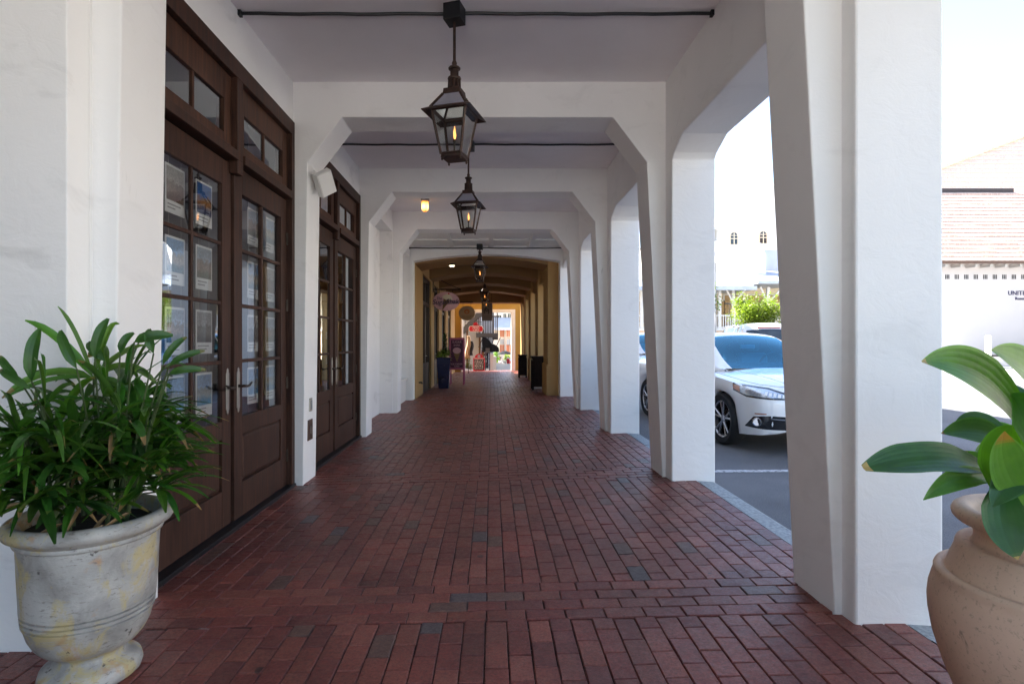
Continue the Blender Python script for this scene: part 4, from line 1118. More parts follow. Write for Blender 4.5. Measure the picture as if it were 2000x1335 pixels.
a = MB(); add_text(a, 'FEED', .145, (sx,sy-.006,sz+.045), space=1.1); add_text(a, 'SUPPLY', .10, (sx,sy-.006,sz-.075)); a.build('lettering', 'paper_white', t)
a = MB(); a.tube([(sx-.55,sy+.02,sz+.36),(sx+.3,sy+.02,sz+.36)], .012, 6); a.tube([(sx,sy+.02,sz+.3),(sx,sy+.02,sz+.36)], .01, 6); a.tube([(sx-.55,sy+.02,sz+.0),(sx-.55,sy+.02,sz+.42)], .02, 6); a.build('bracket', 'black_metal', t)
# red chalkboard
cx, cy = at(935.5, 700, 28.7).x, 28.7; z0 = zf(cx, cy)
t = thing('red_chalkboard', 'red framed menu chalkboard with an arched top at the end of the walk', 'chalkboard', (cx, cy, z0))
a = MB(); w = .29; arch = [(cx+w*.75*math.cos(R(i*15)), z0+.66+.21*math.sin(R(i*15))) for i in range(13)]
a.prism([(cx-w,z0),(cx+w,z0),(cx+w,z0+.66)]+arch+[(cx-w,z0+.66)], 'y', cy, cy+.04); a.build('frame', 'red_paint', t, bevel=.005)
a = MB(); a.box(cx-w+.045, cx+w-.045, cy-.006, cy, z0+.06, z0+.60); a.build('chalk_panel', 'chalkboard', t)
a = MB(); r = random.Random(9)
for k in range(7): 
    u = cx-w+.07
    while u < cx+w-.12:
        L = r.uniform(.03,.10); a.box(u, min(u+L, cx+w-.06), cy-.008, cy-.006, z0+.11+.068*k, z0+.125+.068*k+r.uniform(0,.012)); u += L+.03
a.box(cx-w+.06, cx+w-.06, cy-.006, cy, z0+.62, z0+.645)
a.build('chalk_writing', 'paper_white', t)
a = MB(); oval(a, cx, z0+.745, .075, .075, cy-.008, cy, 20); a.build('round_badge', 'granite_kerb', t)
# metal stand right of it
p = at(952, 700, 29.4); z0 = zf(0, 29.4)
t = thing('menu_stand', 'thin black metal stand beside the red chalkboard', 'stand', (p.x, p.y, z0))
a = MB()
for u in (-.10, .12):
    for v in (0, .25): a.bar((p.x+u,p.y+v,z0),(p.x+u,p.y+v,z0+.92), .03)
for z in (.3,.6,.9): a.bar((p.x-.10,p.y,z0+z),(p.x+.12,p.y,z0+z), .022)
a.build('frame', 'black_metal', t)
a = MB(); a.box(p.x-.14,p.x+.16,p.y-.03,p.y+.28,z0+.92,z0+.97); a.box(p.x-.10,p.x+.12,p.y+.1,p.y+.14,z0+.97,z0+1.15); a.build('top', 'stair_grey', t, bevel=.004)
# clothes rail left
p = at(917, 665, 28.75)
for px, w, z1, z0_, mt, lab in ((914.5,.14,1.62,.45,'cloth_tan','tan cloth draped on the inner side of the gateway'),(920.5,.11,1.35,.62,'cloth_black','black bag hanging beside the tan cloth')):
    c = at(px, 665, 28.75); a = MB(); n = 14; m_ = 10; rr = random.Random(int(px))
    vs = []; fs = []
    for i in range(n+1):
        for j in range(m_+1):
            u = j/m_; z = z1+(z0_-z1)*i/n; ww = w*(.55+.6*i/n)
            vs.append((c.x+(u-.5)*ww*2*.9+.04*math.sin(i*.4), c.y+.035*math.sin(u*19+i*.25), z))
    for i in range(n):
        for j in range(m_): q = i*(m_+1)+j; fs.append((q, q+1, q+m_+2, q+m_+1))
    a.add(vs, fs); o = a.build('hanging_cloth' if mt == 'cloth_tan' else 'hanging_bag', mt, loc=(c.x, c.y, z0_), smooth=True)
    o.modifiers.new('Solid', 'SOLIDIFY').thickness = .02
    tag(o, lab, 'cloth' if mt == 'cloth_tan' else 'bag')
# white shop with stair, balcony and awnings
t = thing('stair_building', 'white shop building with dark outdoor stair, railed balcony and black awnings', 'building', (-3, 34, zf(0, 34)))
a = MB(); zb = -.9
a.box(-9, -.62, 33.4, 46, zb, 8.5); a.box(-.62, .12, 36.0, 46, zb, 8.5); a.build('wall', 'post_wall', t, bevel=.01)
a = MB()
for px in (937.0, 943.5, 912.5):
    p = at(px, 665, 33.0); a.box(p.x-.055, p.x+.055, 32.9, 33.02, zb, 2.1)
a.build('porch_post', 'post_wood', t)
a = MB(); s0, s1 = at(905, 645, 32.6), at(941, 606, 32.6)
dx, dz = s1.x-s0.x, s1.z-s0.z
a.prism([(s0.x,s0.z-.22),(s1.x,s1.z-.22),(s1.x,s1.z+.18),(s0.x,s0.z+.18)], 'y', 32.55, 32.65)
a.prism([(s0.x,s0.z-.22),(s1.x,s1.z-.22),(s1.x,s1.z+.18),(s0.x,s0.z+.18)], 'y', 33.3, 33.38)
for k in range(9):
    u = k/9; a.box(s0.x+dx*u, s0.x+dx*u+.16, 32.65, 33.3, s0.z+dz*u-.02, s0.z+dz*u+.03)
a.build('staircase', 'stair_grey', t)
a = MB(); b0, b1 = at(930, 657, 32.6), at(973, 648, 32.6)
a.box(b0.x, b1.x, 32.5, 35.9, 1.60, 1.76); a.box(b0.x, b1.x, 32.45, 32.5, 1.55, 1.80)
a.box(.05, b1.x, 32.6, 33.2, 1.42, 1.60)
a.build('balcony', 'stair_grey', t)
a = MB()
n = 13
for k in range(n):
    x = b0.x+(b1.x-b0.x)*(k+.5)/n; a.box(x-.022, x+.022, 32.5, 32.54, 1.80, 2.72)
a.box(b0.x, b1.x, 32.49, 32.55, 2.72, 2.80); a.box(b1.x-.09, b1.x-.02, 32.47, 32.57, 1.76, 3.6); a.box(b1.x-.30, b1.x-.24, 32.47, 32.57, 1.76, 3.6)
a.build('balcony_railing', 'stair_grey', t)
a = MB()
for k in range(4): 
    x = b0.x+.12+k*.33; a.prism([(x,1.0),(x+.05,1.0),(x+.30,1.55),(x+.25,1.55)], 'y', 32.5, 32.56)
a.build('brace', 'stair_grey', t)
a = MB(); ww = at(951, 640, 33.4)
a.box(-.60, -.18, 33.36, 33.40, zb+.1, 1.0); a.build('shop_door', 'dark_glass', t)
a = MB()
for k in range(3): a.box(-.52, -.28, 33.34, 33.36, .1+.25*k, .25+.25*k)
a.build('door_poster', 'granite_kerb', t)
for nm, xa, xb, z0_, z1_, ya, yb_ in (('awning', -.53, .07, .72, 1.60, 32.1, 33.4), ('awning', .02, .42, .74, 1.18, 31.6, 33.4)):
    a = MB(); k = 10; vs = []; 
    for i in range(k+1):
        an = R(90*i/k); y = yb_-(yb_-ya)*math.sin(an)*1.0; z = z0_+.14+(z1_-z0_-.14)*math.cos(an)
        x1 = xb-.22*0+(.0)*i
        vs.append((y, z))
    # quarter barrel facing right: drop towards +x as in the photo
    prof = [(xa, z0_)]+[(xa+(xb-xa)*math.sin(R(9*i)), z0_+.10+(z1_-z0_-.10)*math.cos(R(9*i))) for i in range(11)]+[(xb, z0_)]
    a.prism(prof, 'y', ya, yb_)
    a.build(nm, 'black_canvas', t, bevel=.01)
# white pedestals
for px, w, h, Y, lab in ((960,.11,.86,30.2,'taller white pedestal beside the metal stand'),(966.5,.085,.74,31.2,'lower white pedestal behind the taller one')):
    p = at(px, 665, Y); z0 = zf(0, Y)
    t = thing('pedestal', lab, 'pedestal', (p.x, p.y, z0), 'white pedestals outside the gateway')
    a = MB(); a.box(p.x-w, p.x+w, Y-w, Y+w, z0+.08, z0+h-.06); a.build('shaft', 'post_wall', t, bevel=.006)
    a = MB(); a.box(p.x-w-.02, p.x+w+.02, Y-w-.02, Y+w+.02, z0+h-.06, z0+h); a.box(p.x-w-.02, p.x+w+.02, Y-w-.02, Y+w+.02, z0, z0+.08); a.build('cap_and_base', 'post_wall', t, bevel=.006)
# far beige building
Yb = 95; zg = zf(0, Yb)
t = thing('shuttered_building', 'far beige building with orange shutters and a blue grey roof skirt', 'building', (4, Yb, zg))
a = MB(); a.box(-6, 12, Yb, Yb+12, zg-1, 8.8); a.box(3.2, 12, Yb-1.2, Yb, zg-1, 3.4); a.build('wall', 'pale_wall', t)
a = MB(); a.prism([(Yb-2.2,3.45),(Yb,5.2),(Yb,5.3),(Yb-2.3,3.5)], 'x', -6, 12); a.box(-6,12,Yb-2.3,Yb-2.2,3.1,3.5); a.build('roof_skirt', 'metal_roof', t)
a = MB(); a.prism([(Yb-.5,8.8),(Yb+13,8.8),(Yb+6,12)], 'x', -6.5, 12.5); a.build('roof', 'metal_roof', t)
for px, py, w, h, mt in ((980.5,648.5,.55,1.35,'shutter_orange'),(992.5,649.5,.48,1.1,'shutter_orange'),(980.5,667,.5,.7,'granite_kerb'),(993.5,668,.5,.8,'granite_kerb'),(980.5,680.5,.6,1.1,'shutter_orange'),(995,681,.9,1.2,'shutter_orange'),(975,619,.55,.5,'dark_glass'),(986,620,.4,1.1,'dark_glass'),(995,620,.4,1.1,'dark_glass')):
    yy = Yb-.02; p = at(px, py, yy)
    if p.x > 2.7 and 645 < py: yy = Yb-1.22; p = at(px, py, yy)
    w *= .56; h *= .58
    a = MB(); a.box(p.x-w-.07, p.x+w+.07, yy-.06, yy-.01, p.z-h-.07, p.z+h+.07); f = a.build('window', 'cream_paint', t)
    a = MB(); a.box(p.x-w, p.x-.04, yy-.10, yy-.06, p.z-h, p.z+h); a.box(p.x+.04, p.x+w, yy-.10, yy-.06, p.z-h, p.z+h); a.build('shutter' if mt == 'shutter_orange' else 'pane', mt, f)
# market umbrella
Yu = 70; zg = zf(0, Yu); p = at(986, 688, Yu)
t = thing('market_umbrella', 'open black umbrella over the far end of the path', 'umbrella', (p.x, p.y, zg))
a = MB(); a.lathe([(1.02,-.32),(.98,-.28),(.6,-.08),(.25,.06),(0,.10)], (p.x,p.y,p.z+.1), 8); o = a.build('canopy', 'black_canvas', t)
a = MB(); a.tube([(p.x,p.y,zg),(p.x,p.y,p.z+.15)], .03, 8); a.build('pole', 'stair_grey', t)
# bushes there
for px, py, lab, sd in ((970.5,702,'bright yellow green bush beside the walking person',3),(989,698,'yellow green bush under the black umbrella',5)):
    p = at(px, py, 74); leafy('bush', lab, 'bush', (p.x, p.y, p.z), (.42,.4,.5), 380, (.22,.30,.03), .1, .16, 'bushes at the far end of the path', seed=sd)
p = at(965, 672, 44); leafy('small_tree', 'bright small tree between the awning and the far beige building', 'tree', (p.x+.05, 47.5, .05), (.45,.5,1.0), 500, (.14,.26,.03), .8, .14, seed=6)
# walking person
def person(loc, s):
    t = thing('person', 'person in a dark shirt and pale shorts walking toward the covered walk', 'person', (0,0,0))
    def skin(name, pts, edges, rad, mat, sub=2):
        me = bpy.data.meshes.new(name); me.from_pydata(pts, edges, []); o = bpy.data.objects.new(name, me); COL.objects.link(o)
        o.modifiers.new('Skin', 'SKIN')
        for v, q in zip(me.skin_vertices[0].data, rad): v.radius = q if isinstance(q, tuple) else (q, q)
        me.skin_vertices[0].data[0].use_root = True
        o.modifiers.new('Sub', 'SUBSURF').levels = sub; o.modifiers['Sub'].render_levels = sub
        dg = bpy.context.evaluated_depsgraph_get(); m2 = bpy.data.meshes.new_from_object(o.evaluated_get(dg)); bpy.data.objects.remove(o)
        m2.materials.clear(); m2.materials.append(M_[mat]); m2.polygons.foreach_set('use_smooth', [True]*len(m2.polygons))
        ob = bpy.data.objects.new(name, m2); COL.objects.link(ob); ob.parent = t; ORG[ob.name] = Vector((0,0,0)); return ob
    # facing -Y, right foot forward
    P = [(0,0,.95),(0,0,1.15),(0,.0,1.38),(0,-.01,1.50),(0,-.02,1.62),(0,-.025,1.70),
         (.19,0,1.40),(.25,.03,1.13),(.17,-.16,1.02),(-.19,0,1.40),(-.25,.03,1.13),(-.16,-.17,1.04),
         (.10,0,.90),(.11,.02,.50),(.11,.16,.10),(.11,.06,.03),(-.10,0,.90),(-.11,-.12,.50),(-.11,-.20,.08),(-.11,-.33,.03)]
    E = [(0,1),(1,2),(2,3),(3,4),(4,5),(2,6),(6,7),(7,8),(2,9),(9,10),(10,11),(0,12),(12,13),(13,14),(14,15),(0,16),(16,17),(17,18),(18,19)]
    Rr = [(.155,.105),(.14,.10),(.16,.105),.055,(.075,.092),(.07,.085),.06,.043,.03,.06,.043,.03,.085,.056,.038,(.04,.03),.085,.056,.038,(.04,.03)]
    k = len(P)
    for hx, hy, hz, s_ in ((.17,-.16,1.02,1),(-.16,-.17,1.04,-1)):
        pi = 8 if s_ == 1 else 11
        P.append((hx-.02*s_,hy-.06,hz)); Rr.append((.026,.014)); E.append((pi, k)); pk = k; k += 1
        for f, L in ((-.027,.05),(-.009,.062),(.009,.06),(.027,.045)):
            P.append((hx-.02*s_+f, hy-.06-L*.8, hz-.03)); Rr.append(.009); E.append((pk, k)); k += 1
        P.append((hx-.05*s_, hy-.05, hz+.02)); Rr.append(.010); E.append((pi, k)); k += 1
    skin('body', P, E, Rr, 'skin')
    skin('shirt', [(0,0,1.0),(0,0,1.18),(0,0,1.37),(0,0,1.47),(.19,0,1.41),(.235,.02,1.22),(-.19,0,1.41),(-.235,.02,1.22),(0,0,.93)], [(0,1),(1,2),(2,3),(2,4),(4,5),(2,6),(6,7),(0,8)],
         [(.17,.122),(.158,.118),(.178,.122),.07,.078,.068,.078,.068,(.172,.122)], 'shirt_dark')
    skin('shorts', [(0,0,.93),(.10,.0,.84),(.115,.02,.56),(-.10,-.02,.84),(-.115,-.09,.56)], [(0,1),(1,2),(0,3),(3,4)], [(.168,.118),.105,.092,.105,.092], 'shorts_pale')
    a = MB(); a.sphere((0,-.005,1.705), .094, 10, sq=(.92,1.05,.9)); a.build('hair', 'hair_dark', t, smooth=True)
    a = MB()
    for x in (-.032,.032): a.sphere((x,-.112,1.66), .011, 5)
    a.sphere((0,-.125,1.63), .016, 5); a.box(-.025,.025,-.116,-.105,1.588,1.597)
    a.build('face', 'hair_dark', t)
    a = MB()
    for x, y, z in ((.11,.03,.045),(-.11,-.29,.04)): a.sphere((x,y,z), .055, 6, sq=(.85,2.2,.75))
    a.build('shoe', 'shoe_dark', t, smooth=True)
    t.location = loc; t.scale = (s,s,s)
Yp = 84; p = at(976, 690, Yp); person((p.x, Yp, zf(0, Yp)-.012), .97)
# scooters
def scooter(loc, rot, lab, body, seat):
    t = thing('motor_scooter', lab, 'motor scooter', (0,0,0), 'motor scooters parked along the far path')
    for nm, x in (('front_wheel', .62), ('rear_wheel', -.55)):
        a = MB(); a.lathe([(.15,-.05),(.21,-.045),(.235,-.02),(.235,.02),(.21,.045),(.15,.05)], (x,0,.235), 20, axis='y'); w = a.build(nm, 'tyre_rubber', t, smooth=True)
        a = MB(); a.lathe([(0,-.03),(.15,-.03),(.15,.03),(0,.03)], (x,0,.235), 14, axis='y'); a.build('rim', 'alloy', w)
    a = MB()
    a.prism([(-.85,.55),(-.75,.78),(-.1,.72),(.0,.35),(.28,.30),(.36,.85),(.46,.98),(.52,.92),(.52,.35),(.35,.20),(-.2,.20),(-.35,.45),(-.75,.45)], 'y', -.13, .13); a.build('bodywork', body, t, bevel=.04, seg=2)
    a = MB(); a.prism([(-.86,.79),(-.84,.86),(-.45,.85),(-.05,.81),(-.06,.73),(-.75,.775)], 'y', -.14, .14); a.build('seat', seat, t, bevel=.03)
    a = MB(); a.tube([(.62,.06,.235),(.47,.05,.9),(.42,0,1.02)], .022, 8); a.tube([(.38,-.34,1.03),(.42,-.15,1.06),(.42,.15,1.06),(.38,.34,1.03)], .017, 8); a.build('steering', 'black_metal', t)
    a = MB(); a.lathe([(.0,.03),(.06,.02),(.075,0),(.06,-.05),(0,-.06)], (.50,0,1.0), 14, axis='x'); a.build('headlamp', 'lens_clear', t)
    for s_ in (-1, 1):
        a = MB(); a.tube([(.40,.25*s_,1.04),(.38,.30*s_,1.22)], .008, 6); a.sphere((.38,.31*s_,1.25), .05, 6, sq=(.4,1,.7)); a.build('mirror', 'black_metal', t)
    t.location = loc; t.rotation_euler = (0,0,R(rot)); t.scale = (.78,.78,.78)
scooter((1.32, 41, zf(0, 41)-.01), -112, 'scooter with red bodywork beside the white gateway frame', 'red_paint', 'blue_paint')
scooter((1.62, 44.5, zf(0, 44.5)-.01), -108, 'blue scooter behind the red scooter', 'blue_paint', 'black_canvas')
p = at(985, 700, 66); scooter((p.x, 66, zf(0, 66)-.01), -80, 'black scooter facing the walk under the black umbrella', 'gloss_black', 'black_canvas')

# ------------------------------------------------------------------ cars
def cr(xs, ys, x):           # smooth interpolation through stations
    xs = np.array(xs); ys = np.array(ys)
    d = np.gradient(ys, xs)
    # monotone-ish cubic hermite
    i = int(np.clip(np.searchsorted(xs, x)-1, 0, len(xs)-2)); h = xs[i+1]-xs[i]; t = (x-xs[i])/h
    return float((2*t**3-3*t**2+1)*ys[i]+(t**3-2*t**2+t)*h*d[i]+(-2*t**3+3*t**2)*ys[i+1]+(t**3-t**2)*h*d[i+1])
def vehicle(name, lab, cat, prm, paintm, detail=True):
    t = thing(name, lab, cat, (0,0,0))
    ST = sorted(prm['st']); xs = [s[0] for s in ST]
    X = np.unique(np.concatenate([np.linspace(xs[0], xs[-1], 90), np.array(xs)]))
    axles = prm['axles']; Ra = prm['arch']; zc = prm['zc']
    V = [0,.16,.32,.48,.64,.78,.88,.95,1.0]
    def section(x):
        w, zt, zs, zb = (cr(xs, [s[k] for s in ST], x) for k in (1,2,3,4))
        z0 = zb
        for xa in axles:
            if abs(x-xa) < Ra: z0 = max(z0, zc+math.sqrt(Ra*Ra-(x-xa)**2))
        P = []
        for v in V[:7]:
            P.append((w*v*.985, zt-(zt-zs)*(v**3.2)))
        P += [(w*.965, zs+(zt-zs)*.06), (w*.992, zs-.045), (w, zs-.13)]
        for k in (.72,.5,.28,.12,0): 
            z = z0+(zs-.14-z0)*k; q = 1.0-.035*(1-k)**2
            P.append((w*q, z))
        P += [(w*.90, z0-.0), (w*.6, z0+.03 if z0 < zb+.02 else z0), (0, z0+.03 if z0 < zb+.02 else z0)]
        return P
    S = [section(x) for x in X]; n = len(S[0])
    a = MB(); vs = []; 
    for x, P in zip(X, S): vs += [(x, -p[0], p[1]) for p in P]+[(x, p[0], p[1]) for p in P]
    fs = []; mi = []
    for i in range(len(X)-1):
        for j in range(n-1):
            q = i*2*n+j; fs.append((q, q+1, q+2*n+1, q+2*n)); q2 = q+n; fs.append((q2, q2+2*n, q2+2*n+1, q2+1))
            u = 1 if j >= n-3 or (j <= 5 and prm['cab'][-1][0]+.1 < (X[i]+X[i+1])/2 < prm['cab'][0][0]-.1) else 0; mi += [u, u]
    for i in (0, len(X)-1):
        for j in range(n-1):
            q = i*2*n+j; f = (q, q+n, q+n+1, q+1); fs.append(f if i == 0 else f[::-1]); mi.append(0)
    vv = [Vector(v) for v in vs]
    a.v = vs; a.f = fs; a.m = mi; a.cols = [None]*len(fs)
    body = a.build('body', [paintm, 'black_canvas'], t, smooth=True, ang=48)
    bm = bmesh.new(); bm.from_mesh(body.data); bmesh.ops.recalc_face_normals(bm, faces=bm.faces); bm.to_mesh(body.data)
    tree = BVHTree.FromBMesh(bm); bm.free()
    # cabin
    CB = sorted(prm['cab']); cx = [s[0] for s in CB]; XX = np.linspace(cx[0], cx[-1], 60); w0, w1 = prm['ws']; r0, r1 = prm['rear']; sg0, sg1 = prm['side']; pil = prm['pil']
    secs = []
    for x in XX:
        yb_, zb_, ye, ze = (cr(cx, [s[k] for s in CB], x) for k in (1,2,3,4))
        cr_ = .045*max(0, min(1, (ze-zb_)/.3))
        sec = [(yb_+.01, zb_-.06), (yb_, zb_)]
        for k in (.33,.67): sec.append((yb_+(ye-yb_)*k+.012, zb_+(ze-zb_)*k))
        sec += [(ye+.008, ze-.012), (ye-.03, ze+.012), (ye-.07, ze+.018+cr_*.2), (ye*.66, ze+.018+cr_*.6), (ye*.33, ze+.018+cr_*.9), (0, ze+.018+cr_)]
        secs.append(sec)
    n = len(secs[0]); g = MB(); pa = MB()
    for i in range(len(XX)-1):
        xm = (XX[i]+XX[i+1])/2
        for j in range(n-1):
            glassy = False
            if 1 <= j <= 3 and sg0 <= xm <= sg1 and not any(abs(xm-p_) < .035 for p_ in pil): glassy = True
            if j >= 6 and (w0 <= xm <= w1 or r0 <= xm <= r1): glassy = True
            for s_ in (-1, 1):
                q = [(XX[i], s_*secs[i][j][0], secs[i][j][1]), (XX[i], s_*secs[i][j+1][0], secs[i][j+1][1]), (XX[i+1], s_*secs[i+1][j+1][0], secs[i+1][j+1][1]), (XX[i+1], s_*secs[i+1][j][0], secs[i+1][j][1])]
                (g if glassy else pa).face(q if s_ == -1 else q[::-1])
    for MBx, nm, mt in ((pa, 'roof', paintm), (g, 'glazing', prm['glass'])):
        o = MBx.build(nm, mt, t, smooth=True, ang=40)
        bm = bmesh.new(); bm.from_mesh(o.data); bmesh.ops.recalc_face_normals(bm, faces=bm.faces)
        bm.to_mesh(o.data); bm.free()
    if detail:
        a = MB(); a.prism([(-.30,.90),(-.34,1.0),(-.62,1.03),(-.85,.98),(-.85,.80)], 'y', -.66, .66); a.build('dashboard', 'interior_grey', t, bevel=.03)
        for s_ in (-.36, .36):
            a = MB(); a.prism([(-1.35,.80),(-1.42,1.14),(-1.52,1.16),(-1.58,.80)], 'y', s_-.23, s_+.23); a.prism([(-1.46,1.18),(-1.44,1.32),(-1.52,1.33),(-1.54,1.18)], 'y', s_-.12, s_+.12); a.build('front_seat', 'interior_board', t, bevel=.03)
        a = MB(); n_ = 20; Mw = Matrix.Translation((-.92,.36,1.0)) @ Matrix.Rotation(R(-65), 4, 'Y')
        a.tube([Mw @ Vector((.18*math.cos(2*math.pi*i/n_), .18*math.sin(2*math.pi*i/n_), 0)) for i in range(n_+1)], .014, 6); a.tube([Mw @ Vector((-.17,0,0)), Mw @ Vector((.17,0,0))], .02, 6); a.tube([Mw @ Vector((0,0,0)), (-.7,.36,.92)], .03, 6)
        a.build('steering_wheel', 'gloss_black', t, smooth=True)
    # wheels
    for xa in axles:
        for s_ in (-1, 1):
            y = s_*(prm['track']); rw = prm['rw']
            a = MB(); a.lathe([(rw*.745,-.09),(rw*.93,-.105),(rw,-.07),(rw,.07),(rw*.93,.105),(rw*.745,.09)], (xa,y,zc), 40, axis='y', caps=False); w = a.build('wheel', 'tyre_rubber', t, smooth=True)
            a = MB(); ri = rw*.745; f = s_*.085
            a.lathe([(ri,f-.02*s_),(ri-.012,f),(ri-.03,f-.012*s_),(ri-.035,f-.06*s_)], (xa,y,zc), 40, axis='y', caps=False)
            for k in range(5):
                for dd in (-.20, .20):
                    an = 2*math.pi*k/5+.3; an2 = an+dd
                    c0 = (xa+.045*math.cos(an), y+f-.03*s_, zc+.045*math.sin(an)); c1 = (xa+(ri-.015)*math.cos(an2), y+f-.012*s_, zc+(ri-.015)*math.sin(an2))
                    a.tube([c0, c1], [.020,.013], 6)
            a.lathe([(.05,f-.05*s_),(.055,f-.02*s_),(.03,f-.012*s_),(0,f-.012*s_)], (xa,y,zc), 16, axis='y')
            a.build('rim', 'alloy', w, smooth=True)
            a = MB(); a.lathe([(0,f-.075*s_),(ri-.02,f-.075*s_)], (xa,y,zc), 24, axis='y'); a.build('brake_disc', 'gloss_black', w)
    def patch(nm, mat, corners, d, nu=14, nv=6, off=.006, par=None):
        # corners: bottom row and top row of (x,y,z) guides; cast along d on the body, then lift a little
        lo, hi = corners; d = Vector(d).normalized(); a = MB(); gr = []
        def along(row, u):
            k = u*(len(row)-1); i = min(int(k), len(row)-2); f = k-i
            return Vector(row[i]).lerp(Vector(row[i+1]), f)
        for i in range(nu+1):
            u = i/nu; A, B = along(lo, u), along(hi, u); col = []
            for j in range(nv+1):
                p = A.lerp(B, j/nv); h = tree.ray_cast(p-d*1.5, d)
                q = h[0] if h[0] is not None else p
                col.append(q-d*off)
            gr.append(col)
        for i in range(nu):
            for j in range(nv): a.face([gr[i][j], gr[i+1][j], gr[i+1][j+1], gr[i][j+1]])
        return a.build(nm, mat, par or t, smooth=True), gr
    return t, patch, tree, X, S
SEDAN = dict(st=[(.98,.42,.66,.60,.33),(.95,.62,.715,.64,.28),(.88,.76,.775,.69,.245),(.75,.85,.825,.74,.225),(.55,.893,.868,.785,.205),(.3,.912,.905,.82,.19),(0,.922,.94,.85,.185),(-.35,.926,.975,.875,.185),(-1,.928,.97,.875,.185),(-2,.928,.985,.89,.185),(-2.8,.92,1.01,.91,.2),(-3.3,.90,1.03,.92,.24),(-3.7,.83,1.01,.89,.28),(-3.86,.65,.92,.8,.34)],
  axles=(.11,-2.70), arch=.365, zc=.33, rw=.333, track=.825,
  cab=[(-.22,.70,.955,.66,.935),(-.45,.78,.955,.665,1.045),(-.8,.81,.955,.63,1.235),(-1.10,.82,.955,.59,1.365),(-1.6,.82,.965,.57,1.412),(-2.2,.82,.975,.565,1.395),(-2.7,.80,.99,.57,1.27),(-3.2,.72,1.02,.60,1.05)],
  ws=(-1.08,-.24), rear=(-3.1,-2.35), side=(-2.75,-.62), pil=(-1.5,-2.35), glass='car_glass')
def sedan(name, lab, paintm, detail=True):
    t, patch, tree, X, S = vehicle(name, lab, 'car', SEDAN, paintm)
    for s_ in (-1, 1):
        d = (-.80, -s_*.60, -.02)
        # headlamp swept round the corner: outer (rear) end first
        lo = [(.40,s_*.90,.748),(.66,s_*.86,.685),(.86,s_*.70,.672),(.95,s_*.46,.668)]; hi = [(.38,s_*.90,.80),(.62,s_*.87,.79),(.84,s_*.70,.765),(.945,s_*.47,.690)]
        bz, _ = patch('headlight', 'gloss_black', ([(p[0]+.0,p[1],p[2]-.018) for p in lo], [(p[0],p[1],p[2]+.018) for p in hi]), d, 24, 6, .004)
        patch('lens', 'lens_clear', (lo, hi), d, 24, 6, .008, bz)
        patch('turn_signal', 'amber_lens', ([lo[0],(.54,s_*.88,.716)], [hi[0],(.52,s_*.88,.785)]), d, 8, 4, .011, bz)
        for k in range(5):
            u = .40+.13*k; A = Vector(lo[1]).lerp(Vector(lo[3]), (u-.3)/.75); 
            y = s_*(.755-.058*k); zc = .722-.008*k; x = .86
            patch('led_lamp', 'trim_white', ([(x,y,zc-.022),(x,y-s_*.036,zc-.024)], [(x,y,zc+.018),(x,y-s_*.036,zc+.016)]), d, 3, 3, .013, bz)
        # fog lamp recess
        fl = [(.66,s_*.90,.315),(.84,s_*.76,.305),(.97,s_*.30,.30)]; fh = [(.76,s_*.835,.445),(.89,s_*.70,.465),(.97,s_*.30,.45)]
        fg, _ = patch('bumper_vent', 'gloss_black', (fl, fh), d, 18, 6, .004)
        patch('vent_trim', 'chrome', ([(.88,s_*.68,.425),(.97,s_*.32,.405)], [(.88,s_*.68,.438),(.97,s_*.32,.418)]), d, 12, 2, .012, fg)
        0 and patch('vent_trim', paintm, ([(.88,s_*.64,.322),(.97,s_*.32,.318)], [(.88,s_*.66,.355),(.97,s_*.32,.362)]), d, 12, 2, .010, fg)
        h = tree.ray_cast(Vector((.80,s_*.81,.385))-Vector(d)*1.5, Vector(d)); q = h[0]
        a = MB(); Mx = Matrix.Translation(q) @ Vector((.8,s_*.6,0)).to_track_quat('Z', 'Y').to_matrix().to_4x4()
        vs = MB(); vs.lathe([(.052,-.01),(.052,.014),(.044,.018),(.040,.008),(0,.006)], (0,0,0), 20); a.add([Mx @ Vector(v) for v in vs.v], vs.f)
        a.build('fog_lamp', 'chrome', t, smooth=True)
        patch('reflector', 'amber_lens', ([(.78,s_*.83,.475),(.88,s_*.74,.478)], [(.78,s_*.83,.488),(.88,s_*.74,.491)]), d, 8, 2, .006)
        # seams: bonnet edge, wing line
        def line(pts, dd, w=.006):
            a = MB(); out = []
            for i in range(25):
                u = i/24*(len(pts)-1); k = min(int(u), len(pts)-2); p = Vector(pts[k]).lerp(Vector(pts[k+1]), u-k)
                h = tree.ray_cast(p-Vector(dd)*1.0, Vector(dd))
                if h[0] is not None: out.append(h[0])
            if len(out) > 2: a.tube(out, w*.5, 5); a.build('panel_seam', 'gloss_black', t)
        line([(-.30,s_*.80,1.2),(.1,s_*.79,1.2),(.45,s_*.76,1.2),(.66,s_*.69,1.2),(.80,s_*.52,1.2),(.87,s_*.30,1.2)], (0,0,-1))
        line([(-.25,s_*1.2,.86),(-.28,s_*1.2,.6),(-.33,s_*1.2,.3)], (0,-s_,0), .007)
        line([(-1.5,s_*1.2,.88),(-1.5,s_*1.2,.3)], (0,-s_,0), .007)
        # mirror
        a = MB(); a.sphere((-.62,s_*1.0,1.02), .095, 8, sq=(.75,1.15,.75)); a.tube([(-.62,s_*.84,.96),(-.62,s_*.95,.99)], .03, 8); m_ = a.build('wing_mirror', paintm, t, smooth=True)
        # bonnet crease
        a = MB(); out = []
        for i in range(20):
            u = i/19; p = Vector((-.28+1.05*u, s_*(.60-.20*u), 1.3)); h = tree.ray_cast(p, Vector((0,0,-1)))
            if h[0] is not None: out.append(h[0]-Vector((0,0,.006)))
        a.tube(out, .011, 6); a.build('bonnet_crease', paintm, t, smooth=True)
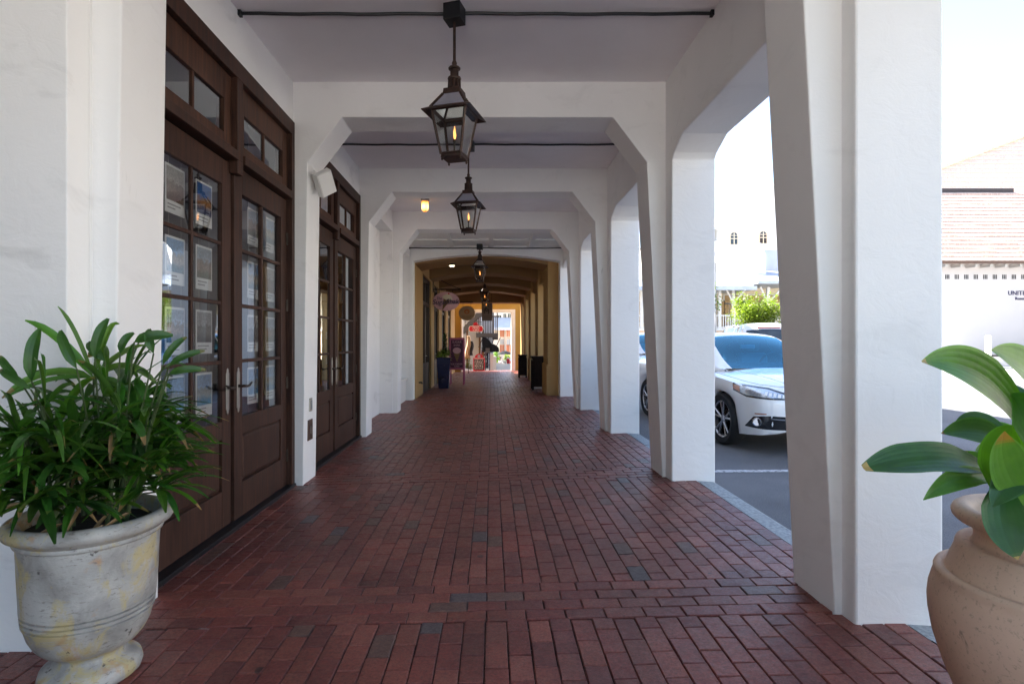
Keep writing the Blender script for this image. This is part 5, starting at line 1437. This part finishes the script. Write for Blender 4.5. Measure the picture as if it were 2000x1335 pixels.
    d = (-1,0,0)
    patch('grille', 'gloss_black', ([(1,-.34,.44),(1,0,.41),(1,.34,.44)], [(1,-.40,.575),(1,0,.60),(1,.40,.575)]), d, 14, 6, .005)
    patch('grille_bar', 'chrome', ([(1,-.37,.535),(1,0,.535),(1,.37,.535)], [(1,-.37,.56),(1,0,.57),(1,.37,.56)]), d, 12, 2, .02)
    patch('number_plate', 'paper_white', ([(1,-.15,.32),(1,.15,.32)], [(1,-.15,.40),(1,.15,.40)]), d, 4, 2, .012)
    a = MB()
    for s_ in (.05, .62): a.tube([(-.30,-s_,.975),(-.36,-s_+.25,.995),(-.38,-s_+.55,1.0)], .008, 6)
    a.box(-.30,-.20,-.66,.66,.945,.962)
    a.build('wiper', 'gloss_black', t)
    a = MB(); a.box(-.95,-.91,-.11,.11,1.22,1.28); a.build('rear_view_mirror', 'paper_white', t, bevel=.01)
    return t
car = sedan('parked_car', 'white sedan parked facing the camera beside the second arcade pier', 'car_white')
car.location = (3.885, 7.56, .03); car.rotation_euler = (0,0,R(-86))
car2 = dup(car, 'silver sedan parked behind the white sedan, seen in the narrow gap between piers')
def remat(o, a, b):
    for c in o.children_recursive:
        if c.type == 'MESH':
            for i, s in enumerate(c.material_slots):
                if s.material == M_[a]: s.link = 'OBJECT'; s.material = M_[b]
remat(car2, 'car_white', 'car_silver')
car2.location = (4.55, 14.2, .03); car2.rotation_euler = (0,0,R(-84)); car2.scale = (1.06,1.06,1.06)
SUV = dict(st=[(.92,.55,.80,.66,.34),(.85,.80,.93,.74,.27),(.6,.92,1.00,.84,.25),(0,.955,1.06,.92,.25),(-.5,.96,1.12,.98,.25),(-1.5,.96,1.13,1.0,.25),(-2.6,.96,1.14,1.0,.26),(-3.5,.95,1.15,1.0,.30),(-3.8,.93,1.14,1.0,.36),(-3.88,.88,1.10,.98,.42)],
  axles=(0,-2.85), arch=.43, zc=.38, rw=.38, track=.82,
  cab=[(-.35,.80,1.08,.76,1.10),(-.8,.88,1.10,.76,1.42),(-1.2,.90,1.10,.73,1.72),(-1.8,.90,1.11,.72,1.79),(-2.8,.90,1.12,.71,1.79),(-3.45,.89,1.13,.71,1.74),(-3.62,.87,1.13,.74,1.50),(-3.80,.84,1.13,.78,1.16)],
  ws=(-1.18,-.37), rear=(-3.78,-3.48), side=(-3.35,-.75), pil=(-1.7,-2.6), glass='dark_glass')
t, patch, tree, X, S = vehicle('parked_suv', 'pale grey sport utility car seen from behind over the white sedan roof', 'car', SUV, 'car_pale', False)
a = MB(); a.box(-3.50,-3.44,-.32,.32,1.765,1.80); a.build('brake_light', 'red_lens', t, bevel=.005)
for s_ in (-1,1):
    a = MB(); a.box(-3.90,-3.78,s_*.86-.06,s_*.86+.06,.95,1.25); a.build('tail_light', 'red_lens', t, bevel=.02)
    a = MB(); a.tube([(-1.3,s_*.66,1.85),(-3.2,s_*.66,1.85)], .018, 6)
    for x in (-1.35,-2.2,-3.15): a.tube([(x,s_*.66,1.79),(x,s_*.66,1.85)], .018, 6)
    a.build('roof_rail', 'alloy', t)
    a = MB(); a.sphere((-.75,s_*1.06,1.12), .11, 8, sq=(.7,1.1,.8)); a.tube([(-.75,s_*.88,1.08),(-.75,s_*1.0,1.1)], .03, 6); a.build('wing_mirror', 'car_pale', t, smooth=True)
a = MB(); a.box(-3.93,-3.80,-.75,.75,.42,.60); a.build('rear_bumper', 'gloss_black', t, bevel=.03)
a = MB(); a.box(-3.905,-3.87,-.16,.16,.78,.90); a.build('number_plate', 'paper_white', t)
t.location = (8.75, 20.4, -.018); t.rotation_euler = (0,0,R(82))

# ------------------------------------------------------------------ houses and trees across the street
t = thing('porch_house', 'beige two storey house with railed porch and grey metal roof behind the tree', 'house', (14, 36, -.1))
a = MB(); a.box(7.5, 22, 38.2, 46, -.3, 5.0); a.build('wall', 'beige_siding', t)
a = MB(); a.box(7.5, 22, 36.0, 38.2, -.3, 2.0); a.build('ground_storey', 'peach_wall', t)
a = MB(); a.box(7.4, 22.1, 35.9, 38.25, 2.0, 2.14); a.build('porch_deck', 'trim_white', t)
a = MB()
for k in range(96): x = 7.6+.15*k; a.box(x, x+.05, 36.0, 36.05, 2.24, 2.92)
a.box(7.5,22,35.98,36.07,2.92,3.0); a.box(7.5,22,35.98,36.07,2.17,2.24); a.build('porch_railing', 'trim_white', t)
for px in (1253, 1405, 1432, 1500, 1560):
    x = (px-960)*36.05/F; a = MB(); a.box(x-.09, x+.09, 35.96, 36.12, 2.14, 4.75); a.build('porch_post', 'trim_white', t)
for px in (1432, 1500):
    for q in (-.7, .7):
        x = (px-960)*36.05/F; a = MB(); a.bar((x+.06*q,36,3.8),(x+q,35.6,4.75), .09); a.build('porch_brace', 'trim_white', t)
a = MB(); a.prism([(35.2,4.72),(38.4,5.35),(42,5.9),(46.5,5.2),(46.5,4.55),(35.2,4.55)], 'x', 7.0, 16.4); a.box(7.0,16.4,35.12,35.2,4.50,4.74)
a.prism([(35.0,5.05),(38.5,6.1),(42,6.5),(46.5,5.3),(46.5,4.88),(35.0,4.88)], 'x', 16.4, 22.5)
for k in range(20):
    x = 7.1+.45*k; a.prism([(35.2,4.72),(38.4,5.35),(42,5.9),(42,5.94),(38.4,5.39),(35.2,4.76)], 'x', x, x+.04)
a.build('roof', 'metal_roof', t)
a = MB(); a.prism([(17.0,5.4),(17.95,5.4),(17.95,7.0),(17.62,7.75),(17.40,7.75),(17.0,6.2)], 'y', 37.2, 38.6); a.build('chimney_gable', 'church_white', t)
a = MB(); a.prism([(17.9,7.6),(18.6,5.9),(22,5.9),(22,7.6)], 'y', 39.0, 40.2); a.build('upper_roof', 'metal_roof', t)
for px, w, z0_, z1_ in ((1400,.45,2.3,4.0),(1425,.35,3.9,4.4),(1423,.30,2.4,3.8),(1475,.5,3.9,4.4),(1510,.45,3.9,4.4),(1442,.30,3.9,4.4),(1256,.3,2.6,4.0),(1480,.45,2.3,3.7)):
    x = (px-960)*38.2/F; a = MB(); a.box(x-w-.08,x+w+.08,38.12,38.2,z0_-.08,z1_+.08); f = a.build('window', 'trim_white', t)
    a = MB(); a.box(x-w,x-.02,38.09,38.12,z0_,z1_); a.box(x+.02,x+w,38.09,38.12,z0_,z1_); a.build('pane', 'card_tan', f)
a = MB(); a.box(10.2,10.36,38.0,38.2,3.0,3.3); a.build('wall_lantern', 'dark_bronze', t)
for x in (8.6,):
    a = MB(); a.box(x,x+.9,35.96,36.0,-.1,1.6); a.build('ground_door', 'shutter_orange', t)

t = thing('white_tower', 'tall white tower block with arched windows against the sky', 'building', (30, 62, -.2))
a = MB(); a.box(25.0, 37, 62, 72, -.4, 14.6); a.prism([(25.0,14.6),(37,14.6),(31,18.5)], 'y', 62, 72); a.box(24.9,37.1,61.9,62,14.1,14.35); a.build('wall', 'church_white', t)
a = MB(); a.box(18, 25.0, 63, 71, -.4, 12.4); a.build('wing_wall', 'church_white', t)
a = MB(); a.prism([(17.6,12.4),(25.3,13.9),(25.3,14.1),(17.6,12.6)], 'y', 62.6, 71.5); a.box(17.6,25.4,62.5,62.6,13.6,13.8); a.build('wing_roof', 'metal_roof', t)
for px, py in ((1433,466),(1490,464),(1548,464)):
    p = at(px, py, 62)
    def archp(w, h0, h1): return [(p.x-w,p.z-h0),(p.x+w,p.z-h0)]+[(p.x+w*math.cos(R(i*15)), p.z+h1+w*math.sin(R(i*15))) for i in range(13)]
    a = MB(); a.prism(archp(.50,.72,.32), 'y', 61.93, 61.995); f = a.build('window', 'cream_paint', t)
    a = MB(); a.prism(archp(.36,.62,.30), 'y', 61.90, 61.935); a.build('pane', 'dark_glass', f)
    a = MB(); a.box(p.x-.04,p.x+.04,61.87,61.90,p.z-.62,p.z+.62); a.box(p.x-.36,p.x+.36,61.872,61.90,p.z-.05,p.z+.03); a.box(p.x-.36,p.x+.36,61.872,61.90,p.z+.30,p.z+.36); a.build('muntin', 'cream_paint', f)
p = at(1465, 521, 62); a = MB(); a.box(p.x-.42,p.x+.42,61.94,61.995,p.z-.42,p.z+.42); f = a.build('window', 'cream_paint', t)
a = MB(); a.box(p.x-.28,p.x+.28,61.90,61.94,p.z-.28,p.z+.28); a.build('pane', 'dark_glass', f)

p = at(1397.5, 560, 34)
t = thing('street_lamp', 'slim grey street lamp with a small lantern before the white tower', 'street lamp', (p.x, 34, -.05))
a = MB(); a.lathe([(.11,0),(.12,.1),(.07,.3),(.05,.5),(.045,4.2),(.04,6.0),(.06,6.05)], (p.x,34,-.05), 12); a.build('lamp_post', 'grey_plastic', t, smooth=True)
a = MB(); a.frustum((p.x,34), .10, .18, 6.0, 6.42); a.build('lamp_glass', 'lens_clear', t)
a = MB(); a.frustum((p.x,34), .20, .06, 6.42, 6.6); a.sphere((p.x,34,6.65), .05, 6); a.build('lamp_cap', 'grey_plastic', t)

# tree in the sun
c = at(1478, 608, 27.5)
leafy('street_tree', 'bright green leafy street tree behind the parked cars', 'tree', (c.x, c.y, c.z+.02), (1.30,1.2,1.12), 6500, (.20,.27,.03), 1.75, .125, seed=13, clumps=26)
p = at(1400, 560, 30); leafy('street_tree', 'smaller tree half hidden at the edge of the second pier', 'tree', (p.x-.35, p.y, 3.6), (.5,.5,1.25), 900, (.13,.19,.03), 2.4, .13, seed=17)

# post office on the right
t = thing('post_office', 'white post office with shingled hip roof and row of slotted vents', 'building', (30, 32, -.1))
PY = 32
a = MB(); a.box(25, 45, PY, PY+14, -.3, 5.78); a.build('wall', 'post_wall', t)
def shingles(rows, x0, x1, y0, z0, y1, z1, hipl=0, hipr=0):
    a = MB(); r = random.Random(6)
    for k in range(rows):
        u0, u1 = k/rows, (k+1)/rows
        ya, za, yb2, zb2 = y0+(y1-y0)*u0, z0+(z1-z0)*u0, y0+(y1-y0)*u1, z0+(z1-z0)*u1
        xa, xb = x0+hipl*u0, x1-hipr*u0; x = xa
        while x < xb:
            w = r.uniform(.5,.9); q = r.uniform(0,.03); e = min(x+w, xb)
            a.add([(x,ya-.04,za+.05+q),(e,ya-.04,za+.05+q),(e,yb2+.02,zb2+.015),(x,yb2+.02,zb2+.015),(x,ya-.04,za-.02),(e,ya-.04,za-.02)], [(0,1,2,3),(4,5,1,0)])
            x = e
    return a
a = shingles(19, 24.4, 44, PY-.7, 5.75, PY+4.6, 10.95, hipr=0); a.build('lower_roof', 'shingle_roof', t, merge=False)
a = MB(); a.prism([(PY-.7,5.70),(PY+4.6,10.85),(PY+12,10.85),(PY+12,5.70)], 'x', 24.45, 43.9); a.build('roof_core', 'shingle_roof', t)
x1 = (1976-960)*(PY+4.6)/F; a = MB(); a.box(24.4, x1, PY+4.45, PY+4.75, 10.85, 11.12); a.build('ridge_cap', 'pale_wall_cap', t)
a = MB(); a.box(24.4, 44, PY-.78, PY-.68, 5.60, 5.74)
a.build('fascia', 'brown_plate', t)
for k in range(16):
    x = 24.2+.82*k; a = MB(); a.prism([(PY-.66,5.48),(PY-.60,5.43),(PY,5.45),(PY,5.60),(PY-.66,5.60)], 'x', x, x+.14); a.build('rafter_tail', 'grey_plastic', t)
for k in range(14):
    x = 24.45+.535*k; a = MB()
    for q in range(3): a.box(x+.09*q, x+.09*q+.045, PY-.015, PY-.004, 4.83, 5.08)
    a.build('vent', 'slot_dark', t)
a = MB(); p = at(1968, 572.5, PY); add_text(a, 'UNITED STATES POST OFFICE', .34, (p.x, PY-.02, p.z), align='LEFT', ext=.012, space=1.05); q = at(1982, 583, PY); add_text(a, 'Rosemary Beach, FL', .24, (q.x, PY-.02, q.z), align='LEFT', ext=.012)
a.build('lettering', 'navy_paint', t)
a = shingles(34, 30, 70, PY+12, 9.0, PY+21, 24.0, hipl=0)
a = MB(); r = random.Random(12)
# the higher hip roof: rows of shingles cut by the rising left hip
A0 = at(1800, 345, 46); 
rows = 32
for k in range(rows):
    u0, u1 = k/rows, (k+1)/rows
    za, zb2 = 11.6+13.4*u0, 11.6+13.4*u1; ya, yb2 = 43+7*u0, 43+7*u1
    # hip: where the photo's roof edge stands at this height
    zl, zh = at(1838,330,47).z, at(2000,268,49).z; xl, xh = at(1838,330,47).x, at(2000,268,49).x
    xa = xl+(za-zl)/(zh-zl)*(xh-xl); x = xa
    while x < 72:
        w = r.uniform(.6,1.0); e = x+w; qq = r.uniform(0,.03)
        a.add([(x,ya-.04,za+.05+qq),(e,ya-.04,za+.05+qq),(e,yb2+.02,zb2+.015),(x,yb2+.02,zb2+.015),(x,ya-.04,za-.03),(e,ya-.04,za-.03)], [(0,1,2,3),(4,5,1,0)]); x = e
a.build('high_roof', 'pale_shingle', t, merge=False)
a = MB(); h0 = Vector((xl+(11.6-zl)/(zh-zl)*(xh-xl), 43, 11.66)); h1 = Vector((xl+(25-zl)/(zh-zl)*(xh-xl), 50, 25.06)); a.tube([h0-Vector((.25,.1,0)), h1-Vector((.25,.1,0))], .17, 8); a.build('hip_cap', 'pale_shingle', t)
t = thing('bollard', 'single white post standing before the white post office', 'bollard', tuple(at(1930, 700, 24.6).xy)+(-.024,))
p = at(1930, 700, 24.6); z1 = at(1928, 655, 24.6).z
a = MB(); a.lathe([(.115,0),(.115,.02),(.108,.03),(.108,z1-.05),(.10,z1+.0),(.07,z1+.02),(0,z1+.025)], (p.x,p.y,-.024), 18); a.build('post', 'trim_white', t, smooth=True)
a = MB(); a.lathe([(.16,0),(.16,.012),(.11,.015)], (p.x,p.y,-.024), 18); a.build('base_ring', 'grey_plastic', t)
Yk = 28.5; x0 = at(1870, 700, Yk).x
t = thing('low_wall', 'low white wall with a dark cap in front of the post office', 'wall', (x0+5, Yk, -.03))
a = MB(); a.box(x0, x0+14, Yk, Yk+.3, -.1, .58); a.build('wall', 'post_wall', t)
a = MB(); a.box(x0-.05, x0+14, Yk-.06, Yk+.36, .58, .66); a.build('cap', 'slot_dark', t, bevel=.01)
a = MB(); a.box(x0+.4, x0+14, Yk-.55, Yk-.02, -.03, .08); kind(a.build('stone_kerb', 'granite_kerb', bevel=.01))
p = at(1873, 708, 28.0); leafy('shrub', 'small dark green shrub beside the low wall end', 'shrub', (p.x-.05, 28.0, .23), (.34,.3,.25), 320, (.05,.10,.04), .02, .13, seed=31)
p = at(1836, 708, 28.0); leafy('shrub', 'small shrub at the foot of the white post office wall, away from the low wall', 'shrub', (p.x+.1, 28.0, .25), (.3,.3,.28), 260, (.05,.10,.04), .02, .13, seed=32)

# unseen cream row added across the street to bounce sunlight into the arcade
t = thing('added_bounce_row', 'unseen cream row added across the street to bounce sunlight into the arcade', 'building', (30, 0, 0))
a = MB(); a.box(27, 37, -26, 22, -.2, 9.0); a.build('wall', 'cream_wall', t)
a = MB(); a.prism([(26.6,9.0),(37.4,9.0),(32,11.5)], 'y', -26.4, 22.4); a.build('roof', 'metal_roof', t)
for k in range(10):
    y = -23+4.6*k
    for z in (1.0, 5.2):
        a = MB(); a.box(26.94, 27.0, y-.75, y+.75, z, z+2.1); f = a.build('window', 'trim_white', t); a = MB(); a.box(26.91, 26.94, y-.62, y+.62, z+.12, z+1.98); a.build('pane', 'dark_glass', f)

# ------------------------------------------------------------------ light and camera
sd = Vector((-.62,.42,.88)).normalized()           # towards the sun
el = math.asin(sd.z); az = math.atan2(sd.x, sd.y)
w = bpy.data.worlds.new('World'); sc.world = w; w.use_nodes = True; nt = w.node_tree
bg = nt.nodes['Background']; sk = nt.nodes.new('ShaderNodeTexSky'); sk.sky_type = 'NISHITA'; sk.sun_disc = False
sk.sun_elevation = el; sk.sun_rotation = az; sk.air_density = 1.0; sk.dust_density = 1.6; sk.ozone_density = 1.2; sk.altitude = 0
nt.links.new(sk.outputs[0], bg.inputs[0]); bg.inputs[1].default_value = .10
L = bpy.data.lights.new('Sun', 'SUN'); L.energy = 5.0; L.angle = R(.53); L.color = (1.0,.95,.87)
lo = bpy.data.objects.new('Sun', L); COL.objects.link(lo); lo.rotation_euler = sd.to_track_quat('Z', 'Y').to_euler(); lo.location = (-20,-20,30)
cam = bpy.data.cameras.new('Camera'); cam.sensor_width = 36; cam.lens = 36*F/2000; cam.shift_x = .02; cam.shift_y = -.00125; cam.clip_start = .05; cam.clip_end = 2000
co = bpy.data.objects.new('Camera', cam); COL.objects.link(co); co.location = (0,0,H); co.rotation_euler = (R(90),0,0); sc.camera = co
vs = sc.view_settings; vs.view_transform = 'Standard'; vs.look = 'None'; vs.gamma = 1; vs.exposure = EXPO
sc.render.engine = 'CYCLES'; cy = sc.cycles
cy.max_bounces = 12; cy.diffuse_bounces = 8; cy.glossy_bounces = 5; cy.transparent_max_bounces = 16; cy.transmission_bounces = 6
cy.use_denoising = True; cy.sample_clamp_indirect = 6; cy.caustics_reflective = False; cy.caustics_refractive = False
try: cy.denoiser = 'OPENIMAGEDENOISE'; cy.denoising_input_passes = 'RGB_ALBEDO_NORMAL'
except Exception: pass
